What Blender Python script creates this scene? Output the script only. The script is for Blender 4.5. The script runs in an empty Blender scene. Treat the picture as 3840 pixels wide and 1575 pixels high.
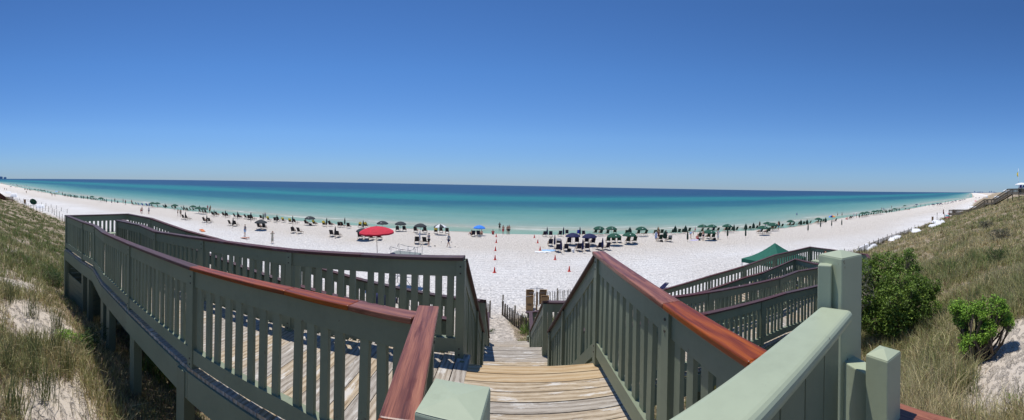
import bpy, bmesh, math, random
import numpy as np
from mathutils import Vector, Matrix
rnd = random.Random(7)
NR = np.random.RandomState(5)
scene = bpy.context.scene
col = scene.collection
R = math.radians
EYE = 8.0            # eye height above the dry sand
FPX = 1300.0         # pixels per radian of the 3840 px wide panorama
ROLL = 0.020
HOR = 696.0
cR, sR = math.cos(ROLL), math.sin(ROLL)

# ------------------------------------------------------------------ camera
cam = bpy.data.cameras.new('camera')
cam.type = 'PANO'
cam.panorama_type = 'CENTRAL_CYLINDRICAL'
cam.central_cylindrical_range_u_min = -1920/FPX
cam.central_cylindrical_range_u_max = 1920/FPX
cam.central_cylindrical_range_v_min = -(1575-HOR)/FPX
cam.central_cylindrical_range_v_max = HOR/FPX
cam.central_cylindrical_radius = 1.0
cam.clip_start = 0.01
cam.clip_end = 60000
cam_o = bpy.data.objects.new('camera', cam); col.objects.link(cam_o)
cam_o.matrix_world = Matrix.Translation((0, 0, EYE)) @ Matrix(((cR, 0, -sR, 0), (0, 1, 0, 0), (sR, 0, cR, 0), (0, 0, 0, 1))) @ Matrix.Rotation(R(90), 4, 'X')
scene.camera = cam_o

def ray(px, py):
    a = (px-1920)/FPX; v = -(py-HOR)/FPX
    x, y, z = math.sin(a), math.cos(a), v
    X = cR*x - sR*z; Z = sR*x + cR*z
    n = math.hypot(X, y)
    return X/n, y/n, Z/n      # per metre of plan distance

def at_drop(px, py, drop):
    """point seen in direction (px,py) lying drop metres below eye level"""
    x, y, z = ray(px, py)
    d = drop/-z
    return Vector((x*d, y*d, EYE-drop))
def at_dist(px, py, d):
    x, y, z = ray(px, py)
    return Vector((x*d, y*d, EYE+z*d))

# ------------------------------------------------------------------ terrain height
SEA = -1.2
_cp = [(0, 688), (176, 724), (330, 748), (480, 764), (700, 792), (960, 815), (1320, 847), (1600, 864), (1800, 875), (2000, 880), (2480, 876), (2700, 870), (2920, 861), (3160, 817), (3360, 794), (3480, 770), (3650, 740)]
_c = [at_drop(px, py, EYE-SEA) for px, py in _cp]
CX = np.array([-4000.] + [p.x for p in _c] + [5000.]); CY = np.array([_c[0].y-60] + [p.y for p in _c] + [_c[-1].y+1100])
_k = np.linspace(-1, 1, 9)
def coast(x):
    x = np.asarray(x, float); w = 3 + np.abs(x)*.06
    return sum(np.interp(x+w*k, CX, CY) for k in _k)/len(_k)
TX = [-4000, -600, -120, -60, -10, 0, 20, 36, 60, 73, 102, 160, 300, 750, 5000]
TY = [-40, 14, 16, 16.5, 20, 21, 22, 24, 27, 29.5, 33, 40, 70, 150, 900]
def lattice(x, y, s, seed):
    """smooth value noise -1..1"""
    x = np.asarray(x, float)*s; y = np.asarray(y, float)*s
    xi = np.floor(x); yi = np.floor(y); fx = x-xi; fy = y-yi
    fx = fx*fx*(3-2*fx); fy = fy*fy*(3-2*fy)
    def h(a, b):
        n = np.sin(a*127.1+b*311.7+seed*74.7)*43758.5453
        return (n-np.floor(n))*2-1
    return (h(xi, yi)*(1-fx)+h(xi+1, yi)*fx)*(1-fy)+(h(xi, yi+1)*(1-fx)+h(xi+1, yi+1)*fx)*fy
def sstep(a, b, x):
    t = np.clip((np.asarray(x, float)-a)/(b-a), 0, 1); return t*t*(3-2*t)
def height(x, y):
    x = np.asarray(x, float); y = np.asarray(y, float)
    yt = np.interp(x, TX, TY)
    t = np.where(y > 0, y*21/np.maximum(yt, 5), y)
    zb = np.interp(t, [-30, -6, 0, 1.3, 2.4, 3.6, 5.5, 7.5, 10, 13, 16, 19, 22], [6.4, 5.9, 5.35, 5.0, 4.7, 4.15, 3.55, 2.9, 2.2, 1.55, .85, .3, 0])
    zr = np.clip((yt+.5-y)*.37, 0, 40); zr = 8.6*(1-np.exp(-(zr/8.6)**1.35*1.25))
    w = sstep(5, 60, x)
    z = zb*(1-w)+zr*w
    dune = np.clip(z/1.5, 0, 1)
    z = z+dune*(lattice(x, y, .35, 1)*.16+lattice(x, y, .9, 2)*.05)
    z = z+.03*lattice(x, y, .25, 3)
    s = y-coast(x)
    z = np.where(s > -16, z+(SEA-z)*sstep(-16, 6, s)*1.0, z)
    z = np.where(s > 0, SEA-.02-.03*np.minimum(s, 100), z)
    z = np.where((s <= 0), np.maximum(z, SEA-.03*0+(-s)*.02), z)
    return z
def hz(x, y): return float(height(np.array([x]), np.array([y]))[0])
def at_ground(px, py, lift=0.0):
    """where the ray through (px,py) meets the ground (raised by lift)"""
    x, y, z = ray(px, py)
    ds = np.geomspace(1.5, 1500, 1400)
    g = np.maximum(height(x*ds, y*ds), SEA)+lift
    f = EYE+z*ds-g
    k = np.argmax(f < 0)
    if f[k] >= 0: k = len(ds)-1
    a = f[k-1]/(f[k-1]-f[k]+1e-9) if k > 0 else 0
    d = ds[k-1]+(ds[k]-ds[k-1])*a
    return Vector((x*d, y*d, float(np.maximum(height(np.array([x*d]), np.array([y*d]))[0], SEA))))

# ------------------------------------------------------------------ materials
def mat(name):
    m = bpy.data.materials.new(name); m.use_nodes = True
    nt = m.node_tree; b = nt.nodes['Principled BSDF']
    return m, nt, b
def N(nt, t, **kw):
    n = nt.nodes.new(t)
    for k, v in kw.items():
        if k.startswith('i_'): n.inputs[k[2:].replace('_', ' ')].default_value = v
        else: setattr(n, k, v)
    return n
def ramp(nt, stops, interp='LINEAR'):
    n = nt.nodes.new('ShaderNodeValToRGB'); e = n.color_ramp.elements
    n.color_ramp.interpolation = interp
    while len(e) > 1: e.remove(e[-1])
    e[0].position = stops[0][0]; e[0].color = (*stops[0][1], 1)
    for p, c in stops[1:]:
        q = e.new(p); q.color = (*c, 1)
    return n
def mixc(nt, fac, a, b, blend='MIX'):
    n = nt.nodes.new('ShaderNodeMix'); n.data_type = 'RGBA'; n.blend_type = blend
    L = nt.links
    for sock, v in ((n.inputs[0], fac), (n.inputs[6], a), (n.inputs[7], b)):
        if hasattr(v, 'is_output'): L.new(v, sock)
        elif isinstance(v, (int, float)): sock.default_value = v
        else: sock.default_value = (*v, 1) if len(v) == 3 else v
    return n.outputs[2]
def math_(nt, op, a, b=None):
    n = nt.nodes.new('ShaderNodeMath'); n.operation = op
    for s, v in ((n.inputs[0], a), (n.inputs[1], b)):
        if v is None: continue
        if hasattr(v, 'is_output'): nt.links.new(v, s)
        else: s.default_value = v
    return n.outputs[0]
def bump(nt, b, h, strength=.3, dist=.01):
    n = nt.nodes.new('ShaderNodeBump'); n.inputs['Strength'].default_value = strength; n.inputs['Distance'].default_value = dist
    nt.links.new(h, n.inputs['Height']); nt.links.new(n.outputs[0], b.inputs['Normal'])
def noise(nt, vec, scale, detail=4, rough=.55, dist=0):
    n = nt.nodes.new('ShaderNodeTexNoise'); n.inputs['Scale'].default_value = scale; n.inputs['Detail'].default_value = detail
    n.inputs['Roughness'].default_value = rough; n.inputs['Distortion'].default_value = dist
    if vec is not None: nt.links.new(vec, n.inputs['Vector'])
    return n.outputs[0]
def mapping(nt, src, scale=(1, 1, 1), rot=(0, 0, 0)):
    n = nt.nodes.new('ShaderNodeMapping'); n.inputs['Scale'].default_value = scale; n.inputs['Rotation'].default_value = rot
    nt.links.new(src, n.inputs['Vector']); return n.outputs[0]
def geo_pos(nt): return nt.nodes.new('ShaderNodeNewGeometry').outputs['Position']
def attr(nt, name):
    n = nt.nodes.new('ShaderNodeAttribute'); n.attribute_name = name; return n

M = {}
def plain(name, rgb, rough=.6, metal=0, var=.12, scale=6, sheen=0):
    """matte material with faint mottling and a little relief"""
    m, nt, b = mat(name)
    tc = nt.nodes.new('ShaderNodeTexCoord').outputs['Object']
    n = noise(nt, tc, scale, 4)
    r = ramp(nt, [(.3, tuple(c*(1-var) for c in rgb)), (.7, tuple(min(1, c*(1+var)) for c in rgb))])
    nt.links.new(n, r.inputs[0]); nt.links.new(r.outputs[0], b.inputs['Base Color'])
    b.inputs['Roughness'].default_value = rough; b.inputs['Metallic'].default_value = metal
    b.inputs['Specular IOR Level'].default_value = .3
    M[name] = m; return m

# painted sage green timber
def paint(name, rgb, rough=.5):
    m, nt, b = mat(name)
    P = geo_pos(nt); L = nt.links
    n1 = noise(nt, P, 2.2, 5, .6); n2 = noise(nt, P, 22, 5, .65)
    c = ramp(nt, [(.25, tuple(x*.82 for x in rgb)), (.5, rgb), (.8, tuple(min(1, x*1.12) for x in rgb))])
    L.new(mixc(nt, .3, n1, n2), c.inputs[0])
    dirt = ramp(nt, [(.60, (0, 0, 0)), (.78, (1, 1, 1))]); L.new(noise(nt, mapping(nt, P, (5, 5, 1.2)), 1.6, 8, .72), dirt.inputs[0])
    cc = mixc(nt, math_(nt, 'MULTIPLY', dirt.outputs[0], .35), c.outputs[0], (rgb[0]*.55, rgb[1]*.5, rgb[2]*.42))
    pr = nt.nodes.new('ShaderNodeNewGeometry').outputs['Random Per Island']
    v = math_(nt, 'ADD', math_(nt, 'MULTIPLY', pr, .16), .92)
    orn = nt.nodes.new('ShaderNodeObjectInfo').outputs['Random']; v = math_(nt, 'ADD', v, math_(nt, 'MULTIPLY', math_(nt, 'SUBTRACT', orn, .5), .16))
    chip = ramp(nt, [(.665, (0, 0, 0)), (.68, (1, 1, 1))]); L.new(noise(nt, mapping(nt, P, (1, 1, .6)), 16, 6, .7), chip.inputs[0])
    cc = mixc(nt, math_(nt, 'MULTIPLY', chip.outputs[0], .8), cc, (.13, .10, .07))
    hs = nt.nodes.new('ShaderNodeHueSaturation'); L.new(cc, hs.inputs['Color']); L.new(v, hs.inputs['Value'])
    L.new(hs.outputs[0], b.inputs['Base Color']); b.inputs['Roughness'].default_value = rough
    b.inputs['Specular IOR Level'].default_value = .35
    bump(nt, b, n2, .25, .003); M[name] = m; return m
paint('green_paint', (.208, .238, .160))
paint('green_paint_lit', (.40, .45, .31), .42)  # lighter copy of the green paint, its sunlit tone put into the colour

# varnished mahogany caps: uv x runs along the board in metres
def wood(name, stops, rough, gscale=(1.2, 26, 1), bstr=.3, knots=False, island=.25, coat=0, patches=None):
    m, nt, b = mat(name); L = nt.links
    uv = nt.nodes.new('ShaderNodeUVMap').outputs[0]
    g = noise(nt, mapping(nt, uv, gscale), 2.4, 6, .62, .35)
    fine = noise(nt, mapping(nt, uv, (gscale[0]*2.5, gscale[1]*4, 1)), 3.0, 5, .7)
    wv = nt.nodes.new('ShaderNodeTexWave'); wv.bands_direction = 'Y'; wv.inputs['Scale'].default_value = gscale[1]*.16; wv.inputs['Distortion'].default_value = 7; wv.inputs['Detail'].default_value = 4; wv.inputs['Detail Scale'].default_value = .6
    L.new(mapping(nt, uv, (.5, 1, 1)), wv.inputs[0])
    f = mixc(nt, .5, mixc(nt, .22, g, wv.outputs[1]), fine)
    r = ramp(nt, stops); L.new(f, r.inputs[0])
    out = r.outputs[0]
    pr = nt.nodes.new('ShaderNodeNewGeometry').outputs['Random Per Island']
    hs = nt.nodes.new('ShaderNodeHueSaturation'); L.new(out, hs.inputs['Color'])
    L.new(math_(nt, 'ADD', math_(nt, 'MULTIPLY', pr, island), 1-island*.55), hs.inputs['Value'])
    L.new(math_(nt, 'ADD', math_(nt, 'MULTIPLY', pr, .8), .6), hs.inputs['Saturation'])
    out = hs.outputs[0]
    if patches:
        pn = ramp(nt, [(.55, (0, 0, 0)), (.62, (1, 1, 1))]); L.new(noise(nt, mapping(nt, uv, (1.0, 5.0, 1)), 2.2, 7, .72), pn.inputs[0])
        out = mixc(nt, math_(nt, 'MULTIPLY', pn.outputs[0], patches[1]), out, patches[0])
    L.new(out, b.inputs['Base Color']); b.inputs['Roughness'].default_value = rough
    b.inputs['Specular IOR Level'].default_value = .4
    b.inputs['Coat Weight'].default_value = coat; b.inputs['Coat Roughness'].default_value = .3
    bump(nt, b, f, bstr, .003); M[name] = m; return m
wood('mahogany', [(.30, (.05, .010, .004)), (.43, (.16, .032, .009)), (.55, (.31, .078, .019)), (.70, (.45, .15, .04))], .38, (.7, 26, 1), .35, coat=.0, island=.1, patches=((.10, .024, .013), .7))
wood('mahogany_old', [(.2, (.035, .017, .017)), (.5, (.085, .036, .034)), (.85, (.15, .07, .062))], .55, (.9, 26, 1), .3, coat=0, island=.12, patches=((.14, .10, .11), .6))
wood('deck_wood', [(.32, (.07, .05, .035)), (.43, (.28, .225, .165)), (.52, (.43, .365, .285)), (.66, (.56, .50, .41))], .8, (1.6, 34, 1), .9, island=.22, patches=((.70, .68, .64), .7))
wood('deck_fresh', [(.3, (.20, .12, .06)), (.44, (.42, .29, .155)), (.56, (.52, .405, .26)), (.75, (.60, .49, .34))], .7, (1.2, 30, 1), .5, island=.1)
wood('grey_wood', [(.2, (.05, .042, .03)), (.5, (.13, .11, .08)), (.85, (.22, .19, .14))], .8, (1, 20, 1), .4, island=.35)
wood('brown_wood', [(.2, (.04, .014, .01)), (.5, (.11, .04, .028)), (.85, (.17, .07, .05))], .7, (1, 20, 1), .4, island=.3)
plain('steel', (.30, .31, .32), .35, .9)
plain('steel_dull', (.09, .075, .06), .7, .3)
plain('teak', (.36, .23, .12), .6)
for n_, c_ in dict(black_cloth=(.018, .018, .02), green_cloth=(.012, .075, .045), green_dark_cloth=(.008, .035, .024), navy_cloth=(.015, .019, .075), navy_chair=(.009, .010, .028), blue_cloth=(.05, .25, .78), red_cloth=(.60, .03, .055), yellow_cloth=(.72, .58, .08), white_cloth=(.78, .78, .78), grey_cloth=(.19, .20, .22), grey_light=(.34, .36, .38), royal_cloth=(.02, .05, .42), tent_cloth=(.018, .125, .085), orange_cloth=(.70, .22, .08), pink_cloth=(.75, .07, .13), lilac_cloth=(.55, .50, .68), tan_cloth=(.50, .38, .20), dress_cloth=(.50, .46, .34), charcoal_cloth=(.035, .042, .045), darkred_cloth=(.13, .02, .02), lightblue_cloth=(.30, .50, .75), brown_paper=(.34, .22, .11), khaki_cloth=(.28, .24, .17), teal_cloth=(.03, .28, .36)).items(): plain(n_, c_, .8)
for n_, c_ in dict(skin_light=(.58, .33, .23), skin_tan=(.42, .215, .13), skin_dark=(.12, .06, .04)).items(): plain(n_, c_, .5, var=.05)
for n_, c_ in dict(hair_dark=(.02, .014, .01), hair_blond=(.36, .25, .12), hair_grey=(.3, .29, .27)).items(): plain(n_, c_, .6)
plain('cone_orange', (.75, .05, .03), .45)
plain('rubber', (.03, .03, .03), .6)
plain('white_plastic', (.8, .8, .8), .35)
plain('bark', (.12, .095, .07), .9, scale=20, var=.3)
plain('foam_white', (.8, .8, .8), .6)

# ------------------------------------------------------------------ mesh building
class MB:
    def __init__(s): s.v = []; s.f = []; s.uv = []; s.mi = []; s.cur = 0; s.smooth = []
    def face(s, idx, uvs, sm=False): s.f.append(idx); s.uv.extend(uvs); s.mi.append(s.cur); s.smooth.append(sm)
    def hexa(s, p, ul=None, du=0, dv=0):
        """p: 8 points: 0-3 start section (bl,br,tr,tl), 4-7 end section"""
        b = len(s.v); s.v.extend([tuple(q) for q in p])
        P = [Vector(q) for q in p]; L = (P[4]-P[0]).length; w = (P[1]-P[0]).length; h = (P[3]-P[0]).length
        for (i, j, k, l, vw, vo) in ((0, 1, 5, 4, w, 0), (1, 2, 6, 5, h, w), (2, 3, 7, 6, w, w+h), (3, 0, 4, 7, h, 2*w+h)):
            s.face((b+i, b+l, b+k, b+j), [(du, dv+vo), (du+L, dv+vo), (du+L, dv+vo+vw), (du, dv+vo+vw)])
        s.face((b+0, b+1, b+2, b+3), [(du, dv), (du, dv+w), (du+h, dv+w), (du+h, dv)])
        s.face((b+4, b+7, b+6, b+5), [(du, dv), (du+h, dv), (du+h, dv+w), (du, dv+w)])
    def board(s, p0, p1, w, z0, z1, side=0.0):
        """timber from p0 to p1, w wide across, its top/bottom z1/z0 above the line, ends vertical"""
        p0 = Vector(p0); p1 = Vector(p1); d = (p1-p0); n = Vector((-d.y, d.x, 0))
        if n.length < 1e-6: n = Vector((1, 0, 0))
        n.normalize(); a = n*(side-w/2); b = n*(side+w/2); lo = Vector((0, 0, z0)); hi = Vector((0, 0, z1))
        s.hexa([p0+b+lo, p0+a+lo, p0+a+hi, p0+b+hi, p1+b+lo, p1+a+lo, p1+a+hi, p1+b+hi], du=rnd.random()*9, dv=rnd.random()*9)
    def box(s, c, size, rz=0, rx=0, ry=0, taper=1.0):
        mt = Matrix.Translation(c) @ Matrix.Rotation(rz, 4, 'Z') @ Matrix.Rotation(ry, 4, 'Y') @ Matrix.Rotation(rx, 4, 'X')
        x, y, z = size[0]/2, size[1]/2, size[2]/2; t = taper
        ax = max(range(3), key=lambda i: size[i])
        q = [(-x, -y, -z), (x, -y, -z), (x*t, -y*t, z), (-x*t, -y*t, z), (-x, y, -z), (x, y, -z), (x*t, y*t, z), (-x*t, y*t, z)]
        if ax == 0: o = [q[i] for i in (4, 0, 3, 7, 5, 1, 2, 6)]
        elif ax == 1: o = q
        else: o = [q[i] for i in (0, 4, 5, 1, 3, 7, 6, 2)]
        s.hexa([mt @ Vector(k) for k in o], du=rnd.random()*9, dv=rnd.random()*9)
    def tube(s, p0, p1, r0, r1=None, n=8, caps=True):
        r1 = r0 if r1 is None else r1; p0 = Vector(p0); p1 = Vector(p1); d = (p1-p0)
        L = d.length; d.normalize(); u = d.orthogonal().normalized(); v = d.cross(u); b = len(s.v)
        for p, r in ((p0, r0), (p1, r1)):
            for i in range(n):
                a = 2*math.pi*i/n; s.v.append(tuple(p+u*(r*math.cos(a))+v*(r*math.sin(a))))
        for i in range(n):
            j = (i+1) % n; s.face((b+i, b+j, b+n+j, b+n+i), [(0, i/n), (0, (i+1)/n), (L, (i+1)/n), (L, i/n)], True)
        if caps:
            s.face(tuple(b+i for i in reversed(range(n))), [(0, 0)]*n); s.face(tuple(b+n+i for i in range(n)), [(0, 0)]*n)
    def path(s, pts, r, n=6):
        for a, b in zip(pts[:-1], pts[1:]): s.tube(a, b, r, n=n)
    def lathe(s, prof, n=24, c=(0, 0, 0), mod=None, close=True):
        b = len(s.v); m = len(prof)
        for (r, z) in prof:
            for i in range(n):
                a = 2*math.pi*i/n; k = mod(i, r, z) if mod else (r, z); s.v.append((c[0]+k[0]*math.cos(a), c[1]+k[0]*math.sin(a), c[2]+k[1]))
        for j in range(m-1):
            for i in range(n):
                i2 = (i+1) % n; s.face((b+j*n+i, b+j*n+i2, b+(j+1)*n+i2, b+(j+1)*n+i), [(0, 0), (1, 0), (1, 1), (0, 1)], True)
    def build(s, name, mats, parent=None, smooth=None, loc=None):
        me = bpy.data.meshes.new(name); me.from_pydata(s.v, [], s.f)
        ul = me.uv_layers.new(name='UVMap'); ul.data.foreach_set('uv', np.array(s.uv, dtype=np.float32).ravel())
        mats = mats if isinstance(mats, (list, tuple)) else [mats]
        for m in mats: me.materials.append(M[m] if isinstance(m, str) else m)
        me.polygons.foreach_set('material_index', s.mi)
        me.polygons.foreach_set('use_smooth', s.smooth if smooth is None else [smooth]*len(s.f))
        me.update(); me.validate()
        if name in ('canopy', 'emblem', 'folded_canopy', 'covered_pile', 'beach_towel', 'flag', 'bag'):
            bm = bmesh.new(); bm.from_mesh(me); bmesh.ops.remove_doubles(bm, verts=bm.verts, dist=1e-4); bm.to_mesh(me); bm.free()
        o = bpy.data.objects.new(name, me); col.objects.link(o)
        if parent is not None: o.parent = parent
        if loc is not None: o.location = loc
        return o
def tag(o, label=None, cat=None, group=None, kind=None):
    if label: o['label'] = label
    if cat: o['category'] = cat
    if group: o['group'] = group
    if kind: o['kind'] = kind
    return o
def thing(name, label, cat, loc=(0, 0, 0), rz=0, group=None):
    o = bpy.data.objects.new(name, None); col.objects.link(o); o.location = loc; o.rotation_euler = (0, 0, rz)
    o.empty_display_size = .2
    return tag(o, label, cat, group)
KIDS = {}
def copy_tree(o, parent=None):
    c = o.copy(); col.objects.link(c); c.parent = parent
    if parent is not None: c.matrix_parent_inverse = o.matrix_parent_inverse
    for ch in KIDS.get(o.name, None) or list(o.children): copy_tree(ch, c)
    return c
ORD = 'zero first second third fourth fifth sixth seventh eighth ninth tenth eleventh twelfth thirteenth fourteenth fifteenth sixteenth seventeenth eighteenth nineteenth twentieth'.split()
TENS = {2: 'twenty', 3: 'thirty', 4: 'forty', 5: 'fifty', 6: 'sixty', 7: 'seventy', 8: 'eighty', 9: 'ninety'}
def ordinal(n):
    if n <= 20: return ORD[n]
    t, u = divmod(n, 10)
    return TENS[t][:-1]+'ieth' if u == 0 else TENS[t]+'-'+ORD[u]
# ------------------------------------------------------------------ light and sky
SUN_EL, SUN_AZ = R(74.5), R(-42)     # azimuth measured from +Y towards +X
w = bpy.data.worlds.new('World'); scene.world = w; w.use_nodes = True
nt = w.node_tree; bg = nt.nodes['Background']
sky = nt.nodes.new('ShaderNodeTexSky'); sky.sky_type = 'NISHITA'; sky.sun_disc = False
sky.sun_elevation = SUN_EL; sky.sun_rotation = SUN_AZ
sky.altitude = 0; sky.air_density = 1.0; sky.dust_density = 0; sky.ozone_density = 6
wc = nt.nodes.new('ShaderNodeTexCoord'); wz = nt.nodes.new('ShaderNodeSeparateXYZ'); nt.links.new(wc.outputs['Generated'], wz.inputs[0])
cr_ = ramp(nt, [(.0, (.37, .53, .86)), (.012, (.38, .54, .87)), (.05, (.46, .61, .88)), (.14, (.55, .73, .96)), (.31, (.48, .72, .97)), (.47, (.41, .625, .86)), (.9, (.5, .65, .85))])
nt.links.new(wz.outputs[2], cr_.inputs[0])
nt.links.new(mixc(nt, 1.0, sky.outputs[0], cr_.outputs[0], 'MULTIPLY'), bg.inputs['Color']); bg.inputs['Strength'].default_value = .12
sl = bpy.data.lights.new('sun', 'SUN'); sl.energy = 4.0; sl.angle = R(.53); sl.color = (1, .965, .91)
so = bpy.data.objects.new('sun', sl); col.objects.link(so)
sd = Vector((math.sin(SUN_AZ)*math.cos(SUN_EL), math.cos(SUN_AZ)*math.cos(SUN_EL), math.sin(SUN_EL)))
so.rotation_euler = sd.to_track_quat('Z', 'Y').to_euler(); so.location = (0, 0, 60)
scene.view_settings.view_transform = 'Standard'; scene.view_settings.look = 'None'
scene.view_settings.exposure = 0; scene.view_settings.gamma = 1
scene.cycles.max_bounces = 6; scene.cycles.diffuse_bounces = 3; scene.cycles.glossy_bounces = 2
scene.cycles.transparent_max_bounces = 4; scene.cycles.use_denoising = True

# ------------------------------------------------------------------ vegetation density on the dunes
def veg(x, y):
    """0 bare sand .. 1 thick growth"""
    x = np.asarray(x, float); y = np.asarray(y, float)
    yt = np.interp(x, TX, TY)+.5*lattice(x, y, .4, 9)+1.8*sstep(9, 25, np.abs(x))
    n = lattice(x, y, .55, 11)*.6+lattice(x, y, 1.6, 12)*.4
    v = np.where(x < 0, .80+.15*sstep(12, 25, -x), .98)+n*.6
    r = np.hypot(x, y)
    left = (x < 0)
    # thinner close to the ramp on the left, where the sand shows
    near = np.where(left, sstep(14, 6, r)*.08, sstep(9, 4, r)*.1)
    v = v-near*(.55+.6*n)
    # bare spot at the right of the small bush
    for (cx, cy, rr) in ((6.9, .7, .8), (5.9, .65, .8), (5.0, .75, .5), (5.0, -.3, .5), (4.6, .95, .35), (8.8, 2.4, .35), (-4.3, 1.25, .6), (-7.0, 1.3, .75), (-9.6, 1.4, .6)):
        v = v-(1.9 if cx > 4.7 and cy < 1 else 1.15)*np.exp(-((x-cx)**2+(y-cy)**2)/rr**2)
    v = v+.15*((x < -1) & (x > -11) & (y > 2.1) & (y < 6))
    v = np.where(y > yt-.3, 0, v*sstep(0, 1.2, yt-y))
    # the foot path
    px = np.interp(y, [9, 13, 16, 21], [-.2, -.35, -.45, -1.3]); pw = np.interp(y, [9, 12, 16, 21], [1.0, .85, .8, 1.2])
    v = np.where(y > 9, v*sstep(pw*.85, pw*1.15, np.abs(x-px)), v)
    v = np.where((y > 14) & (x < 0) & (x > -9), v*sstep(16.5, 14.5, y), v)
    return np.clip(v, 0, 1)

# ------------------------------------------------------------------ ground sheet
az = np.radians(np.arange(0, 360, .5)); rr = np.concatenate([[0], np.geomspace(.6, 14000, 230)])
A, Q = np.meshgrid(az, rr)
X = Q*np.sin(A); Y = Q*np.cos(A); Z = height(X, Y)
Z = np.where(Q > 2500, np.minimum(Z, 1.0), Z)
na, nr = len(az), len(rr)
verts = np.stack([X, Y, Z], -1).reshape(-1, 3)
ii, jj = np.meshgrid(np.arange(na), np.arange(nr-1)); i2 = (ii+1) % na
faces = np.stack([jj*na+ii, (jj+1)*na+ii, (jj+1)*na+i2, jj*na+i2], -1).reshape(-1, 4)
def grid_obj(name, verts, faces, m):
    me = bpy.data.meshes.new(name); me.vertices.add(len(verts)); me.vertices.foreach_set('co', verts.astype(np.float32).ravel())
    me.loops.add(faces.size); me.loops.foreach_set('vertex_index', faces.astype(np.int32).ravel())
    k = faces.shape[1]; me.polygons.add(len(faces)); me.polygons.foreach_set('loop_start', np.arange(0, faces.size, k, dtype=np.int32))
    me.polygons.foreach_set('loop_total', np.full(len(faces), k, dtype=np.int32)); me.polygons.foreach_set('use_smooth', np.ones(len(faces), dtype=bool))
    me.materials.append(m); me.update(calc_edges=True)
    o = bpy.data.objects.new(name, me); col.objects.link(o); return o
m, nt, b = mat('sand'); L = nt.links
P = geo_pos(nt); va = attr(nt, 'veg').outputs['Fac']; sa = attr(nt, 'shore').outputs['Fac']
sp = nt.nodes.new('ShaderNodeSeparateXYZ'); L.new(P, sp.inputs[0])
big = noise(nt, P, .12, 4); r0 = ramp(nt, [(.35, (.79, .75, .695)), (.65, (.87, .84, .795))]); L.new(big, r0.inputs[0])
# footprints
foot = noise(nt, mapping(nt, P, (1, 1.6, 1)), 2.4, 3, .55, .3)
fr = ramp(nt, [(.33, (0, 0, 0)), (.46, (1, 1, 1))]); L.new(foot, fr.inputs[0])
foot2 = noise(nt, mapping(nt, P, (1, 1.9, 1)), 5.5, 3, .6, .2)
fr2 = ramp(nt, [(.32, (0, 0, 0)), (.50, (1, 1, 1))]); L.new(foot2, fr2.inputs[0])
hgt = mixc(nt, .5, fr.outputs[0], fr2.outputs[0])
# raked / wheel lines that run along the beach in the upper part
tr = nt.nodes.new('ShaderNodeTexWave'); tr.bands_direction = 'Y'; tr.inputs['Scale'].default_value = .32; tr.inputs['Distortion'].default_value = 2.2; tr.inputs['Detail'].default_value = 3; tr.inputs['Detail Scale'].default_value = .4
L.new(mapping(nt, P, (.25, 1, 1)), tr.inputs[0])
trr = ramp(nt, [(.86, (0, 0, 0)), (.97, (1, 1, 1))]); L.new(tr.outputs[1], trr.inputs[0])
zone = ramp(nt, [(.30, (0, 0, 0)), (.38, (1, 1, 1)), (.62, (1, 1, 1)), (.78, (0, 0, 0))]); L.new(sa, zone.inputs[0])     # landward of the chairs
trf = math_(nt, 'MULTIPLY', trr.outputs[0], math_(nt, 'MULTIPLY', zone.outputs[0], .85))
tan = ramp(nt, [(.56, (0, 0, 0)), (.70, (1, 1, 1))]); L.new(math_(nt, 'ADD', sa, math_(nt, 'MULTIPLY', noise(nt, P, .2, 3), .12)), tan.inputs[0])
c1 = mixc(nt, tan.outputs[0], r0.outputs[0], (.74, .675, .59))
wet = ramp(nt, [(.948, (0, 0, 0)), (.975, (1, 1, 1))]); L.new(sa, wet.inputs[0])
c1 = mixc(nt, wet.outputs[0], c1, (.50, .44, .36))
lit = ramp(nt, [(.0, (.22, .165, .11)), (.45, (.37, .295, .20)), (1, (.60, .51, .40))]); L.new(noise(nt, P, 9, 8, .75), lit.inputs[0])
lf = ramp(nt, [(.42, (0, 0, 0)), (.62, (1, 1, 1))]); L.new(math_(nt, 'ADD', va, math_(nt, 'MULTIPLY', math_(nt, 'SUBTRACT', noise(nt, P, 6, 7, .75), .5), 1.5)), lf.inputs[0])
lff = math_(nt, 'MULTIPLY', lf.outputs[0], math_(nt, 'GREATER_THAN', va, .02))
dn_ = ramp(nt, [(.24, (1, 1, 1)), (.30, (0, 0, 0))]); L.new(sa, dn_.inputs[0])
c1 = mixc(nt, dn_.outputs[0], c1, mixc(nt, noise(nt, P, 3, 6, .7), (.70, .63, .54), (.56, .47, .37)))
c1 = mixc(nt, math_(nt, 'MINIMUM', math_(nt, 'MULTIPLY', va, 2.0), .6), c1, (.60, .51, .40))
c2 = mixc(nt, lff, c1, lit.outputs[0])
L.new(c2, b.inputs['Base Color']); b.inputs['Roughness'].default_value = .95; b.inputs['Specular IOR Level'].default_value = .1
h2 = mixc(nt, trf, hgt, (0, 0, 0)); h3 = mixc(nt, .15, h2, noise(nt, P, 30, 4, .7))
bump(nt, b, h3, .95, .21); M['sand'] = m
ground = grid_obj('sand', verts, faces, m)
def setattr_(o, name, vals):
    a = o.data.attributes.new(name, 'FLOAT', 'POINT'); a.data.foreach_set('value', np.asarray(vals, np.float32).ravel())
setattr_(ground, 'veg', veg(X, Y))
S = Y-coast(X)
setattr_(ground, 'shore', np.clip(1+S/60, 0, 1.2))
tag(ground, kind='structure')

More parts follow.
